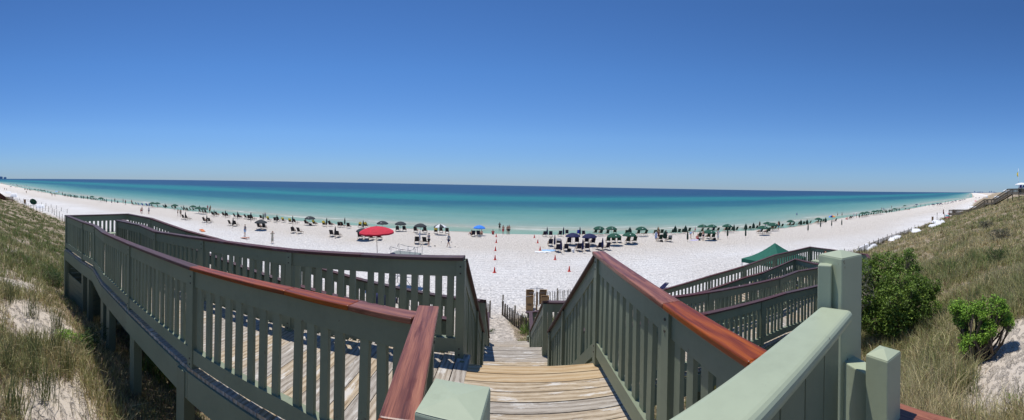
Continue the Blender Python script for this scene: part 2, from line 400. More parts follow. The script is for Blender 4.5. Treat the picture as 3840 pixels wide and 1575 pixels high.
# ------------------------------------------------------------------ sea
az = np.radians(np.arange(-100, 100.1, .5)); rr = np.geomspace(38, 45000, 260)
A, Q = np.meshgrid(az, rr); X = Q*np.sin(A); Y = Q*np.cos(A); S = Y-coast(X)
na, nr = len(az), len(rr); ii, jj = np.meshgrid(np.arange(na-1), np.arange(nr-1))
faces = np.stack([jj*na+ii, (jj+1)*na+ii, (jj+1)*na+ii+1, jj*na+ii+1], -1).reshape(-1, 4)[:, ::-1]
keep = (S.ravel()[faces] > -6).any(1)
m, nt, b = mat('sea_water'); L = nt.links
P = geo_pos(nt); sv = attr(nt, 'offshore').outputs['Fac']; xs = attr(nt, 'along').outputs['Fac']
wob = noise(nt, mapping(nt, P, (.0035, .012, 1)), 1.0, 5, .6)
wob2 = noise(nt, mapping(nt, P, (.03, .16, 1)), 1.0, 4, .6)
t = math_(nt, 'ADD', sv, math_(nt, 'ADD', math_(nt, 'MULTIPLY', math_(nt, 'SUBTRACT', wob, .5), .17), math_(nt, 'MULTIPLY', math_(nt, 'SUBTRACT', wob2, .5), .075)))
# offshore = log scale: 0 at the shore, 1 at 3000 m
def so_(s): return math.log1p(s/12)/math.log1p(3000/12)
st = [(0, (.30, .42, .31)), (so_(3), (.22, .38, .28)), (so_(7), (.27, .37, .27)), (so_(11), (.40, .40, .30)), (so_(16), (.28, .37, .29)), (so_(26), (.19, .335, .265)), (so_(44), (.11, .27, .222)), (so_(62), (.055, .20, .18)), (so_(85), (.02, .12, .14)), (so_(125), (.009, .095, .125)),
      (so_(160), (.012, .17, .16)), (so_(215), (.013, .18, .165)), (so_(265), (.008, .10, .13)), (so_(350), (.006, .048, .10)), (so_(900), (.005, .036, .09)), (1, (.005, .034, .085))]
cr = ramp(nt, st); L.new(t, cr.inputs[0])
# a pale sandbar streak and breaking foam lines
fn = noise(nt, mapping(nt, P, (.10, .55, 1)), 1.0, 5, .7, .4); fs = ramp(nt, [(.56, (0, 0, 0)), (.61, (1, 1, 1))]); L.new(fn, fs.inputs[0])
band = ramp(nt, [(so_(4.5), (0, 0, 0)), (so_(8), (1, 1, 1)), (so_(11), (1, 1, 1)), (so_(16), (0, 0, 0))]); L.new(sv, band.inputs[0])
edge = ramp(nt, [(so_(.0), (1, 1, 1)), (so_(.5), (0, 0, 0))]); L.new(math_(nt, 'ADD', sv, math_(nt, 'MULTIPLY', wob2, .02)), edge.inputs[0])
foam = math_(nt, 'ADD', math_(nt, 'MULTIPLY', math_(nt, 'MULTIPLY', fs.outputs[0], band.outputs[0]), .75), math_(nt, 'MULTIPLY', edge.outputs[0], .3))
cc = mixc(nt, foam, cr.outputs[0], (.78, .76, .66))
rip = noise(nt, mapping(nt, P, (.16, .9, 1)), 1.0, 6, .7)
rr_ = ramp(nt, [(.3, (.86, .86, .86)), (.7, (1.14, 1.14, 1.14))]); L.new(rip, rr_.inputs[0])
cc = mixc(nt, 1.0, cc, rr_.outputs[0], 'MULTIPLY')
L.new(cc, b.inputs['Base Color']); b.inputs['Roughness'].default_value = .32; b.inputs['IOR'].default_value = 1.33; b.inputs['Specular IOR Level'].default_value = .12
bump(nt, b, mixc(nt, .5, rip, noise(nt, mapping(nt, P, (.6, 2.6, 1)), 1.0, 4, .7)), .8, .5)
M['sea_water'] = m
sea = grid_obj('sea', np.stack([X, Y, np.full_like(X, SEA)], -1).reshape(-1, 3), faces[keep], m)
setattr_(sea, 'offshore', np.log1p(np.maximum(S, 0)/12)/math.log1p(3000/12)); setattr_(sea, 'along', X/1000)
tag(sea, kind='structure')

# ------------------------------------------------------------------ dune grass
m, nt, b = mat('grass_blades'); L = nt.links
ca = attr(nt, 'tint').outputs['Color']
L.new(ca, b.inputs['Base Color']); b.inputs['Roughness'].default_value = .65; b.inputs['Specular IOR Level'].default_value = .2
b.inputs['Transmission Weight'].default_value = 0
tr_ = nt.nodes.new('ShaderNodeBsdfTranslucent'); L.new(ca, tr_.inputs[0]); ms = nt.nodes.new('ShaderNodeMixShader'); ms.inputs[0].default_value = .25
L.new(b.outputs[0], ms.inputs[1]); L.new(tr_.outputs[0], ms.inputs[2]); L.new(ms.outputs[0], nt.nodes['Material Output'].inputs[0])
M['grass_blades'] = m
def blades(name, bx, by, bz, h, wd, lean, ldir, colr, label, droop=.55):
    n = len(bx); face = NR.uniform(0, 2*np.pi, n)
    sx, sy = np.cos(face), np.sin(face); dx, dy = np.cos(ldir), np.sin(ldir)
    V = np.zeros((n, 5, 3)); 
    for k, (t, ww) in enumerate(((0, 1), (.5, .75))):
        off = lean*t**1.6*h; z = h*t*(1-.12*lean*t)
        for q, sg in ((0, -1), (1, 1)):
            V[:, 2*k+q, 0] = bx+dx*off+sg*sx*wd*ww/2; V[:, 2*k+q, 1] = by+dy*off+sg*sy*wd*ww/2; V[:, 2*k+q, 2] = bz+z
    V[:, 4, 0] = bx+dx*lean*h*1.05; V[:, 4, 1] = by+dy*lean*h*1.05; V[:, 4, 2] = bz+h*(1-droop*lean)
    base = np.arange(n)[:, None]*5
    tri = np.concatenate([base+np.array([[0, 1, 3]]), base+np.array([[0, 3, 2]]), base+np.array([[2, 3, 4]])], 0)
    o = grid_obj(name, V.reshape(-1, 3), tri, M['grass_blades'])
    a = o.data.attributes.new('tint', 'FLOAT_COLOR', 'POINT')
    c = np.repeat(np.concatenate([colr, np.ones((n, 1))], 1), 5, 0); a.data.foreach_set('color', c.astype(np.float32).ravel())
    return tag(o, label, kind='stuff')
STRAW = np.array([.68, .57, .33]); OLIVE = np.array([.33, .34, .135]); GREEN = np.array([.15, .225, .06]); BROWN = np.array([.27, .19, .115])
def sow(n, a0, a1, d0, d1, vmin=.0, minv=None):
    a = np.radians(NR.uniform(a0, a1, n)); d = np.exp(NR.uniform(math.log(d0), math.log(d1), n))
    x = d*np.sin(a); y = d*np.cos(a); v = veg(x, y)
    k = (NR.uniform(0, 1, n) < v**1.3) & (v > .06)
    return x[k], y[k], d[k], v[k]
def tufts(name, x, y, d, v, per, hmin, hmax, green, label, hs=1.0):
    n = len(x); TH = np.repeat(NR.uniform(hmin, hmax, n)*(1+.55*lattice(x, y, .45, 33)), per); x = np.repeat(x, per); y = np.repeat(y, per); d = np.repeat(d, per); tz = np.repeat(NR.uniform(0, 1, n), per); th = np.repeat(NR.uniform(hmin, hmax, n)*(1+.5*lattice(x[::1], y[::1], .45, 33)), per) if False else TH
    sp_ = np.repeat(NR.uniform(.03, .11, n), per)*(1+d/60)
    x = x+NR.normal(0, 1, len(x))*sp_; y = y+NR.normal(0, 1, len(x))*sp_
    k = ~(((y > 1.7) & (y < 7.2) & (x > -1.0) & (x < 1.1)) | ((x > -.8) & (x < 1.3) & (y > -3) & (y < 3.6)))
    x, y, d, tz, th = x[k], y[k], d[k], tz[k], th[k]
    z = height(x, y)-.02
    patch = lattice(x, y, .12, 21)*.5+lattice(x, y, .5, 22)*.5
    g = np.clip(green(x, y)+patch*.45+(tz-.5)*.6+NR.normal(0, .16, len(x)), 0, 1)[:, None]
    c = np.where(g < .5, STRAW+(OLIVE-STRAW)*g*2, OLIVE+(GREEN-OLIVE)*(g*2-1))
    br = (NR.uniform(0, 1, len(x)) < .13)[:, None]; c = np.where(br, BROWN, c)
    c = c*NR.uniform(.75, 1.25, (len(x), 1))
    h = th*NR.uniform(.55, 1.1, len(x))*hs*np.where((x < -.5) & (x > -11.5) & (y > 2.0) & (y < 6.3), .42, 1)
    wd = (.0045+.0011*d)*NR.uniform(.7, 1.3, len(x))
    return blades(name, x, y, z, h, wd, NR.uniform(.05, .75, len(x)), NR.uniform(0, 2*np.pi, len(x)), c, label)
gl = lambda x, y: .56+sstep(12, 40, np.hypot(x, y))*.16
gr = lambda x, y: .36+lattice(x, y, .07, 31)*.22
x, y, d, v = sow(27000, -104, -30, 3.0, 140); tufts('dune_grass', x, y, d, v, 15, .20, .46, gl, 'green and straw dune grass left of the ramps')
x, y, d, v = sow(30000, 34, 104, 3.2, 150); tufts('dune_grass', x, y, d, v, 16, .28, .68, gr, 'tan and olive dune grass on the right hand slope')
x, y, d, v = sow(5000, -40, 44, 4, 26); tufts('dune_grass', x, y, d, v, 13, .25, .6, lambda x, y: .62, 'green dune grass around the foot path and fence')
# dead litter lying low
x, y, d, v = sow(16000, -104, 104, 2.4, 30); n = len(x)
x = np.repeat(x, 6)+NR.normal(0, .12, n*6); y = np.repeat(y, 6)+NR.normal(0, .12, n*6); d = np.repeat(d, 6)
k = ~((x > -.8) & (x < 1.3) & (y > -3) & (y < 7.2)); x, y, d = x[k], y[k], d[k]
c = BROWN*NR.uniform(.6, 1.9, (len(x), 1)); 
blades('dry_litter', x, y, height(x, y)-.01, NR.uniform(.06, .22, len(x)), .004+.0009*d, NR.uniform(.8, 1.6, len(x)), NR.uniform(0, 6.28, len(x)), c, 'brown dead stalks and litter between the grass tufts', .5)
# lush grass clump in the gap of sun under the left ramp
cl = [at_ground(px, py) for px, py in ((590, 1400), (640, 1390), (690, 1400), (610, 1440), (560, 1370), (700, 1440), (655, 1425))]
cx = np.array([NR.normal(p.x, .16) for p in cl for _ in range(6)]); cy = np.array([NR.normal(p.y, .16) for p in cl for _ in range(6)])
n = len(cx); bx = np.repeat(cx, 14)+NR.normal(0, .04, n*14); by = np.repeat(cy, 14)+NR.normal(0, .04, n*14)
blades('dune_grass', bx, by, height(bx, by), NR.uniform(.25, .6, n*14), np.full(n*14, .012), NR.uniform(.3, .9, n*14), NR.uniform(0, 6.28, n*14), np.array([.20, .27, .06])*NR.uniform(.7, 1.3, (n*14, 1)), 'lush yellow green grass in the sun gap under the left ramp', .6)
# tall dark spiky tufts of sea oats by the left ramp
pts = [at_ground(px, py) for px, py in ((120, 1190), (130, 1345), (200, 1330), (60, 1560), (120, 1420), (40, 1130), (215, 1240), (250, 1400), (30, 1400), (175, 1500), (3435, 1190), (3490, 1400), (3560, 1500), (3640, 1480), (3480, 1260), (3590, 1230))]
cx = np.array([p.x for p in pts]); cy = np.array([p.y for p in pts]); n = len(cx)
bx = np.repeat(cx, 60)+NR.normal(0, .07, n*60); by = np.repeat(cy, 60)+NR.normal(0, .07, n*60)
blades('sea_oats', bx, by, height(bx, by), NR.uniform(.35, .85, n*60), np.full(n*60, .009), NR.uniform(.05, .55, n*60), NR.uniform(0, 6.28, n*60), np.array([.17, .19, .08])*NR.uniform(.5, 1.7, (n*60, 1)), 'tall spiky sea oats standing above the dune grass', .5)
for o in list(col.objects):
    if o.name.startswith(('dune_grass', 'dry_litter', 'sea_oats')): o['category'] = 'grass'

# ------------------------------------------------------------------ shrubs
def leafmat(name, rgb):
    m, nt, b = mat(name); L = nt.links
    pr = nt.nodes.new('ShaderNodeNewGeometry').outputs['Random Per Island']
    r = ramp(nt, [(0, tuple(c*.45 for c in rgb)), (.5, rgb), (.85, tuple(c*1.5 for c in rgb)), (1, (rgb[0]*2.4, rgb[1]*2.0, rgb[2]*2))]); L.new(pr, r.inputs[0])
    L.new(r.outputs[0], b.inputs['Base Color']); b.inputs['Roughness'].default_value = .55; b.inputs['Specular IOR Level'].default_value = .3
    t_ = nt.nodes.new('ShaderNodeBsdfTranslucent'); L.new(r.outputs[0], t_.inputs[0]); ms = nt.nodes.new('ShaderNodeMixShader'); ms.inputs[0].default_value = .3
    L.new(b.outputs[0], ms.inputs[1]); L.new(t_.outputs[0], ms.inputs[2]); L.new(ms.outputs[0], nt.nodes['Material Output'].inputs[0])
    M[name] = m
leafmat('leaf_green', (.135, .215, .034)); leafmat('leaf_bright', (.20, .35, .045)); leafmat('leaf_dark', (.045, .085, .02)); leafmat('leaf_grey', (.12, .12, .08))
def shrub(base, lobes, nleaf, ls, leaf, label, name='shrub', stems=True, group=None):
    t = thing(name, label, 'bush', base, group=group)
    if nleaf > 10000:
        for l in list(lobes):
            for _ in range(3):
                q = Vector((rnd.gauss(0, 1), rnd.gauss(0, 1), rnd.gauss(.25, .8))).normalized()*l[3]*rnd.uniform(.85, 1.15); lobes.append((l[0]+q.x, l[1]+q.y, l[2]+q.z, l[3]*rnd.uniform(.22, .42)))
        lobes = [(l[0], l[1], l[2], l[3]*.9) for l in lobes]
    C = np.array([l[:3] for l in lobes]); Rr = np.array([l[3] for l in lobes]); wts = Rr**2/np.sum(Rr**2)
    # twigs: clusters of leaves spread through the shell of each lobe
    nt_ = nleaf//9; li = NR.choice(len(lobes), nt_, p=wts)
    dv = NR.normal(0, 1, (nt_, 3)); dv /= np.linalg.norm(dv, axis=1)[:, None]
    tw = C[li]+dv*(Rr[li]*NR.uniform(.5, 1.08, nt_)**.6)[:, None]*np.array([1, 1, .85])
    keep = (tw[:, 2] > .08); tw = tw[keep]; dv = dv[keep]
    tp = np.repeat(tw, 9, 0); dd = np.repeat(dv, 9, 0); n = len(tp)
    p = tp+NR.normal(0, ls*1.1, (n, 3))
    nn = dd*.4+np.array([0, 0, .5])+NR.normal(0, .6, (n, 3)); nn /= np.linalg.norm(nn, axis=1)[:, None]
    u = np.cross(nn, NR.normal(0, 1, (n, 3))); u /= np.linalg.norm(u, axis=1)[:, None]; w_ = np.cross(nn, u)
    s_ = ls*NR.uniform(.6, 1.3, n)[:, None]
    V = np.stack([p-u*s_, p-w_*s_*.42, p+u*s_, p+w_*s_*.42], 1).reshape(-1, 3)
    F = np.arange(n*4).reshape(-1, 4)
    o = grid_obj('foliage', V, F, M[leaf]); o.data.polygons.foreach_set('use_smooth', [False]*n); o.parent = t
    if stems:
        mb = MB()
        for l in lobes:
            q = Vector(l[:3]); a = Vector((rnd.uniform(-.1, .1), rnd.uniform(-.1, .1), -.1)); mid = a.lerp(q, .5)+Vector((rnd.uniform(-.15, .15), rnd.uniform(-.15, .15), -.05))
            mb.tube(a, mid, .03, .02, 6); mb.tube(mid, q, .02, .008, 6)
            for _ in range(9):
                e = q+Vector((rnd.gauss(0, 1), rnd.gauss(0, 1), rnd.gauss(.2, .6))).normalized()*l[3]*.9
                mb.tube(mid.lerp(q, rnd.uniform(0, 1)), e, .009, .003, 4, False)
        mb.build('stem', 'bark', t)
    return t
def lobes_from(px_list, d, base):
    out = []
    for (px, py, rp, dd) in px_list:
        p = at_dist(px, py, d+dd); out.append((p.x-base.x, p.y-base.y, p.z-base.z, rp/FPX*(d+dd)))
    return out
bB = at_ground(3370, 1265); dB = math.hypot(bB.x, bB.y)
print('big bush', bB, dB)
shrub(bB, lobes_from([(3330, 990, 62, .9), (3400, 985, 52, .9), (3290, 1060, 70, .4), (3380, 1060, 80, .3), (3440, 1080, 58, .4), (3270, 1130, 75, 0), (3350, 1140, 88, -.2), (3430, 1150, 75, 0), (3490, 1150, 46, .2), (3280, 1195, 70, -.3), (3360, 1205, 70, -.4), (3455, 1090, 60, .5), (3250, 1010, 50, .8)], dB, bB), 40000, .034, 'leaf_green', 'large rounded dark green bush beside the tall gate post')
p_ = bB+Vector((-.9, .9, -.2)); shrub(p_, [(0, 0, 1.5, .55), (.3, .2, 1.9, .5), (-.3, 0, 1.1, .5)], 3500, .03, 'leaf_grey', 'grey half bare shrub behind the large green bush')
bS = at_ground(3668, 1352); dS = math.hypot(bS.x, bS.y); print('small bush', bS, dS)
shrub(bS, lobes_from([(3590, 1155, 36, .1), (3625, 1175, 34, 0), (3600, 1195, 30, .1), (3680, 1150, 34, .1), (3740, 1150, 40, 0), (3700, 1195, 38, 0), (3765, 1190, 36, .1), (3710, 1235, 34, -.1), (3780, 1215, 26, .1), (3640, 1270, 34, -.1), (3680, 1265, 30, -.1), (3620, 1300, 24, -.1)], dS, bS), 15000, .021, 'leaf_bright', 'small bright green bush with bare lower stems on the right slope')
for (px, py, r_, lf, lab, nl) in ((215, 1075, .62, 'leaf_dark', 'dark green shrub on the dune left of the landing', 5000), (3745, 985, .7, 'leaf_dark', 'small dark shrub high on the right hand slope', 4000), (345, 1310, .38, 'leaf_dark', 'low leafy plant in the shade beneath the left ramp', 2500), (258, 1292, .27, 'leaf_bright', 'low bright green plant at the shadow edge of the left ramp', 2200), (3560, 1545, .16, 'leaf_bright', 'low leafy weed beside the mahogany cap at the lower right', 700), (3795, 1520, .12, 'leaf_bright', 'tiny leafy weed at the right edge of the photo', 400), (3755, 900, .9, 'leaf_grey', 'grey brown shrub on top of the right hand slope', 3000), (3700, 860, .8, 'leaf_grey', 'grey brown low shrub below the far staircase', 2500), (1975, 1250, .5, 'leaf_green', 'green vine growing over the fence beside the foot path', 3500), (1840, 1250, .2, 'leaf_dark', 'low weed at the left edge of the foot path', 500)):
    q = at_ground(px, py); d_ = math.hypot(q.x, q.y)
    shrub(q, [(rnd.uniform(-r_, r_)*.6, rnd.uniform(-r_, r_)*.6, r_*rnd.uniform(.3, .6), r_*.6) for _ in range(5)], nl, max(.016, .0014*d_), lf, lab, 'low_plant' if r_ < .4 else 'shrub', stems=r_ > .5)
# ------------------------------------------------------------------ timber walkways
BAL = MB(); BAL.box((0, 0, -.50), (.070, .030, .88)); _bal = BAL.build('baluster', 'green_paint'); BALM = _bal.data; bpy.data.objects.remove(_bal)
NB = {}
def bevel(o, w=.006, seg=2):
    md = o.modifiers.new('bevel', 'BEVEL'); md.width = w; md.segments = seg; md.limit_method = 'ANGLE'; md.angle_limit = R(40); return o
def resample(pts, k):
    return pts
def railing(par, pts, cap='mahogany', hdeck=1.05, posts=None, spacing=.14, balus=True, capw=.125, ext=(0, 0), post_low=.25, low=True, old_from=99):
    pts = [Vector(p) for p in pts]
    t = MB(); lb_ = MB()
    for a, b in zip(pts[:-1], pts[1:]):
        t.board(a, b, .045, -.205, -.036)
        if low: lb_.board(a, b, .07, -hdeck+.06, -hdeck+.20)
    ro = t.build('railing', 'green_paint', par)
    if low: lb_.build('bottom_board', 'green_paint', ro)
    c = MB(); a0, b0 = pts[0], pts[-1]
    q = list(pts)
    q[0] = pts[0]+(pts[0]-pts[1]).normalized()*(.06+ext[0]); q[-1] = pts[-1]+(pts[-1]-pts[-2]).normalized()*(.06+ext[1])
    # mitred cap
    w = capw/2; sec = []
    for i, p in enumerate(q):
        d0 = (q[i]-q[i-1]) if i > 0 else (q[1]-q[0]); d1 = (q[i+1]-q[i]) if i < len(q)-1 else d0
        d0 = Vector((d0.x, d0.y, 0)).normalized(); d1 = Vector((d1.x, d1.y, 0)).normalized(); m_ = (d0+d1).normalized()
        n = Vector((-m_.y, m_.x, 0)); k = w/max(.5, m_.dot(d0)); sec.append((p+n*k, p-n*k))
    u = 0
    for i in range(len(q)-1):
        (l0, r0_), (l1, r1_) = sec[i], sec[i+1]; lo = Vector((0, 0, -.036))
        c.cur = 1 if i >= old_from else 0
        c.hexa([l0+lo, r0_+lo, r0_, l0, l1+lo, r1_+lo, r1_, l1], du=u, dv=rnd.random()*3); u += (q[i+1]-q[i]).length
    co = c.build('cap_rail', [cap, 'mahogany_old'] if old_from < 99 else cap, ro); bevel(co, .007, 2)
    for i, p in enumerate(pts):
        if posts is not None and i not in posts: continue
        b = MB(); b.box((p.x, p.y, p.z-.036-(hdeck+post_low-.036)/2), (.09, .09, hdeck+post_low-.036), rz=math.atan2((pts[min(i+1, len(pts)-1)]-pts[max(i-1, 0)]).y, (pts[min(i+1, len(pts)-1)]-pts[max(i-1, 0)]).x))
        po = b.build('post', 'green_paint', ro)
        if p.z > EYE-1.3:
            v_ = (pts[min(i+1, len(pts)-1)]-pts[max(i-1, 0)]); nn_ = Vector((-v_.y, v_.x, 0)).normalized(); nn_ = nn_ if nn_.dot(-p.xy.to_3d()) > 0 else -nn_
            for dz_ in (-.10, -.17, -.95, -1.01):
                k_ = MB(); q_ = p+Vector((0, 0, dz_))+nn_*.044; k_.tube(q_, q_+nn_*.006, .009, n=8); k_.build('bolt', 'steel_dull', po)
    if balus:
        th = par.name; lst = []
        for a, b in zip(pts[:-1], pts[1:]):
            L_ = math.hypot(b.x-a.x, b.y-a.y); n = max(1, int(round((L_-.09)/spacing)))
            for k in range(n):
                f = (.045+(k+.5)*(L_-.09)/n)/L_; p = a.lerp(b, f); lst.append((p, math.atan2(b.y-a.y, b.x-a.x)))
        lst.sort(key=lambda e: (e[0]-Vector((0, 0, EYE))).length)
        rest = MB()
        for p, rz in lst:
            if NB.get(th, 0) < 100:
                NB[th] = NB.get(th, 0)+1
                o = bpy.data.objects.new('baluster', BALM); col.objects.link(o); o.location = p+Vector((0, 0, rnd.uniform(-.006, .006))); o.rotation_euler = (rnd.gauss(0, .006), rnd.gauss(0, .007), rz); o.parent = ro
            else: rest.box((p.x, p.y, p.z-.50), (.075, .03, .88), rz=rz)
        if rest.v: tag(rest.build('baluster', 'green_paint', ro), kind='stuff')
    return ro
def ip(x, pts, k):
    s = sorted(pts, key=lambda p: p[0]); return float(np.interp(x, [p[0] for p in s], [p[k] for p in s]))
def cross_deck(par, A, B, x0, x1, h=1.05, over=.052, step=.146, m='deck_wood', zf=None):
    d = MB(); x = min(x0, x1)+step/2; hi = max(x0, x1)
    while x < hi:
        z = (zf(x) if zf else (ip(x, A, 2)+ip(x, B, 2))/2-h)
        ya, yb = ip(x, A, 1), ip(x, B, 1); s = 1 if yb > ya else -1
        d.board((x, ya-s*over, z), (x, yb+s*over, z), step-.012, -.036, rnd.uniform(-.002, .002)); x += step
    return d.build('deck', m, par)
def fascia(par, pts, h=1.05, side=0, depth=.28, w=.045, name='fascia'):
    f = MB()
    for a, b in zip(pts[:-1], pts[1:]): f.board(a, b, w, -h-.04-depth, -h-.037, side=side)
    return f.build(name, 'green_paint', par)
def support(par, x, y, ztop, s=.14, rz=0, dz=0):
    g = hz(x, y)-.25; b = MB(); b.box((x, y, (ztop+g)/2), (s, s, ztop-g), rz=rz); return b.build('support_post', 'green_paint', par)

A_ = [at_drop(1562, 1181, .75), at_drop(1327, 1136, .785), at_drop(1086, 1083, .82), at_drop(729, 998, .89), at_drop(491, 912, 1.0), at_drop(393, 871, 1.08), at_drop(358, 845, 1.12), at_drop(313, 831, 1.13), at_drop(251, 807, 1.13)]
B_ = [at_drop(1731, 961, .75), at_drop(1360, 950, .82), at_drop(1090, 934, .875), at_drop(763, 892, .96), at_drop(585, 866, 1.05), at_drop(529, 843, 1.10), at_drop(442, 825, 1.13)]
C_ = [at_drop(479, 801, 1.13), at_drop(566, 817, 1.16), at_drop(694, 862, 1.32), at_drop(816, 894, 1.45), at_drop(1123, 979, 1.76), at_drop(1360, 1047, 1.96), at_drop(1676, 1110, 2.19), at_drop(1803, 1125, 2.25)]
C2 = [Vector((B_[-1].x+.02, B_[-1].y+.16, B_[-1].z)), Vector((-3.6, 5.1, EYE-1.86)), Vector((-1.08, 5.62, EYE-2.2))]
print('A', A_); print('B', B_); print('C', C_)
LND = A_[-1].z-1.05
r1 = thing('wooden_ramp', 'upper left green ramp with mahogany handrails running out to the far left landing', 'ramp', (-5, 2.8, 6))
r1i = Vector(r1.location)
def rel(par, pts): return [Vector(p)-Vector(par.location) for p in pts]
# (parts are built in world space and parented with an inverse offset)
class Holder: pass
def done(par):
    """children were built in world coordinates: keep them there"""
    for o in list(col.objects):
        if o.parent == par: o.matrix_parent_inverse = Matrix.Translation(-Vector(par.location))
railing(r1, A_, 'mahogany', old_from=3, posts=[3, 4, 6, 7, 8], ext=(-.06, 0), post_low=.3)
railing(r1, B_, 'mahogany_old', posts=[0, 2, 3, 4, 6], ext=(-.03, 0))
D_ = [A_[-1], C_[0]]
railing(r1, D_, 'mahogany_old', posts=[])
cross_deck(r1, A_, B_, -.45, B_[-1].x)
fascia(r1, A_, side=.055, w=.03, depth=.28); fascia(r1, B_, side=-.075)
cross_deck(r1, A_, C_, B_[-1].x-.01, A_[-1].x, zf=lambda x: LND)
f = MB(); f.board(A_[-1], C_[0], .045, -1.05-.34, -1.05-.037, side=-.06); f.board(C_[0], C_[1], .045, -1.39, -1.087, side=-.06); f.build('fascia', 'green_paint', r1)
# bench ledge along the end rail
b = MB(); b.board(A_[-1]+Vector((.25, .1, 0)), C_[0]+Vector((.25, -.1, 0)), .34, -.60, -.56); b.build('bench', 'green_paint_lit', r1)
for (x, y) in ((-2.95, 2.18), (-4.72, 2.52), (-6.2, 2.75), (-6.75, 2.85), (-5.4, 3.75), (-3.3, 3.55), (-8.2, 3.05), (-1.2, 2.1), (-7.6, 4.1)):
    support(r1, x, y, ip(x, A_, 2)-1.1, .14 if y < 3 else .12)
b = MB()
b.tube((-6.2, 2.8, 5.0), (-7.9, 3.1, 4.2), .05, n=4); b.tube((-6.7, 2.9, 4.7), (-5.6, 2.9, 5.6), .05, n=4); b.tube((-7.2, 3.4, 4.6), (-6.1, 3.7, 5.4), .05, n=4); b.build('brace', 'green_paint', r1)
for i, (x0, y0, x1, y1, zt) in enumerate(((-10.35, 3.10, -8.75, 3.12, LND-.75), (-10.35, 3.10, -10.3, 5.0, LND-.35), (-8.72, 3.15, -8.72, 3.9, LND-.4), (-8.72, 3.95, -4.6, 3.78, LND-.1), (-10.3, 5.0, -8.6, 5.1, LND-.35))):
    b = MB(); z = zt
    while z > hz((x0+x1)/2, (y0+y1)/2)-1.2:
        b.board((x0, y0, z), (x1, y1, z), .022, -.135, 0); z -= .142
    b.board((x0, y0, zt), (x0+.09*(x1-x0)/math.hypot(x1-x0, y1-y0), y0+.09*(y1-y0)/math.hypot(x1-x0, y1-y0), zt), .05, -3.2, .0)
    b.build('siding_wall', 'green_paint', r1)
support(r1, -8.72, 3.08, LND-.05, .13); support(r1, -10.35, 3.05, LND-.05, .12)
done(r1)
r2 = thing('wooden_ramp', 'lower left green ramp coming back from the landing behind the nearer ramp', 'ramp', (-4.5, 5.6, 5))
railing(r2, C_, 'mahogany_old', posts=[1, 2, 3, 4, 5, 6, 7]); railing(r2, C2, 'mahogany_old', posts=[0, 1, 2])
cross_deck(r2, C_, C2, C_[1].x, -1.1)
fascia(r2, C_[1:], side=-.07); fascia(r2, C2, side=.07)
for (x, y) in ((-6.5, 5.8), (-4.2, 6.3), (-2.2, 6.5), (-5.8, 4.8), (-3.6, 5.2), (-1.6, 5.6)): support(r2, x, y, ip(x, C_, 2)-1.1, .12)
done(r2)

# upper landing where the photographer stands
UD = EYE-1.8; MD = EYE-3.3; LD = 2.55
w1 = thing('wooden_walkway', 'top landing of weathered boards with green railings in the foreground', 'walkway', (.25, 2, UD))
lr = [at_drop(1600, 1172, .75), at_drop(1493, 1575, .75)]; lr.append(lr[1]+(lr[1]-lr[0])*.8)
lr[1] = lr[1]
ro = railing(w1, lr, 'mahogany', posts=[0], ext=(.06, .1), capw=.13)
E1 = at_drop(2249, 944, .68); E1 = Vector((.93, E1.y*.93/E1.x if False else 3.5, EYE-.68))
E_ = [at_drop(2249, 946, .665), at_drop(2519, 1133, .70), at_drop(2852, 1338, .70)]
E_ = E_+[E_[-1]+(E_[-1]-E_[-2]).normalized()*.25]
print('E', E_, 'lr', lr)
railing(w1, E_, 'mahogany', posts=[0, 1], hdeck=1.1, capw=.13)
d = MB(); y = 3.46-.072
k = 0
while y > -1.6:
    d.cur = 1 if k < 2 else 0
    d.board((-.50+(0 if y > 1.9 else .0), y, UD), (.98, y, UD), .135, -.036, rnd.uniform(-.003, .003)); y -= .146; k += 1
d.build('deck', ['deck_wood', 'deck_fresh'], w1)
d = MB(); d.board((-.515, 1.75, UD), (-.515, 3.5, UD), .03, -.30, -.04); d.board((1.0, -1.6, UD), (1.0, 3.42, UD), .04, -.30, -.04); d.build('fascia', 'green_paint', w1)
# outer handrail beside the photographer on the right
M2 = [at_drop(3390, 1566, .75), at_drop(3722, 1655, .75)]; M2.append(M2[1]+(M2[1]-M2[0])*2.2)
M2 = [M2[0]+(M2[0]-M2[1]).normalized()*.02, M2[2]]
railing(w1, M2, 'mahogany', posts=[1], capw=.135)
for (x, y) in ((.95, 3.3), (-.45, 3.3), (.95, 1.6), (-.45, 1.8), (1.0, -.3), (-.4, -.3)): support(w1, x, y, UD-.04, .12)
done(w1)

# posts and gate right in front of the camera
def capped(name, label, p, s, drop, rz, parent=None, zlow=None, m='green_paint_lit', ph=.017):
    t = thing(name, label, 'post', (p[0], p[1], UD)) if parent is None else parent
    z1 = EYE-drop; z0 = UD-.1 if zlow is None else zlow; b = MB()
    b.box((0, 0, (z0+z1-ph)/2-UD), (s, s, z1-ph-z0), rz=rz)
    o = b.build('shaft', m, t, loc=None if parent is None else (p[0], p[1], UD)); bevel(o, .004, 2)
    c = MB(); h = s/2
    bs = [(-h, -h), (h, -h), (h, h), (-h, h)]; tp = .12
    c.hexa([Vector((x, y, z1-ph+.0005-UD)) for x, y in bs]+[Vector((x*tp, y*tp, z1-UD)) for x, y in bs])
    co = c.build('post_top', m, t, loc=None if parent is None else (p[0], p[1], UD)); co.rotation_euler = (0, 0, rz); bevel(co, .003, 2)
    return t
capped('gate_post', 'nearest pale green post with pyramid top beside the mahogany rail end', at_drop(1706, 1485, .35), .104, .35, -.10, ph=.007)
b = MB(); p = at_drop(1852, 1570, .37); q = Vector((p.x, p.y-.035, 0))
gp = thing('wooden_stub', 'small pale green stub board against the nearest post', 'board', (q.x, q.y, UD)); b.box((0, 0, .68), (.03, .09, 1.44)); bevel(b.build('board', 'green_paint_lit', gp), .003)
P1 = at_dist(3152, 950, 1.32)
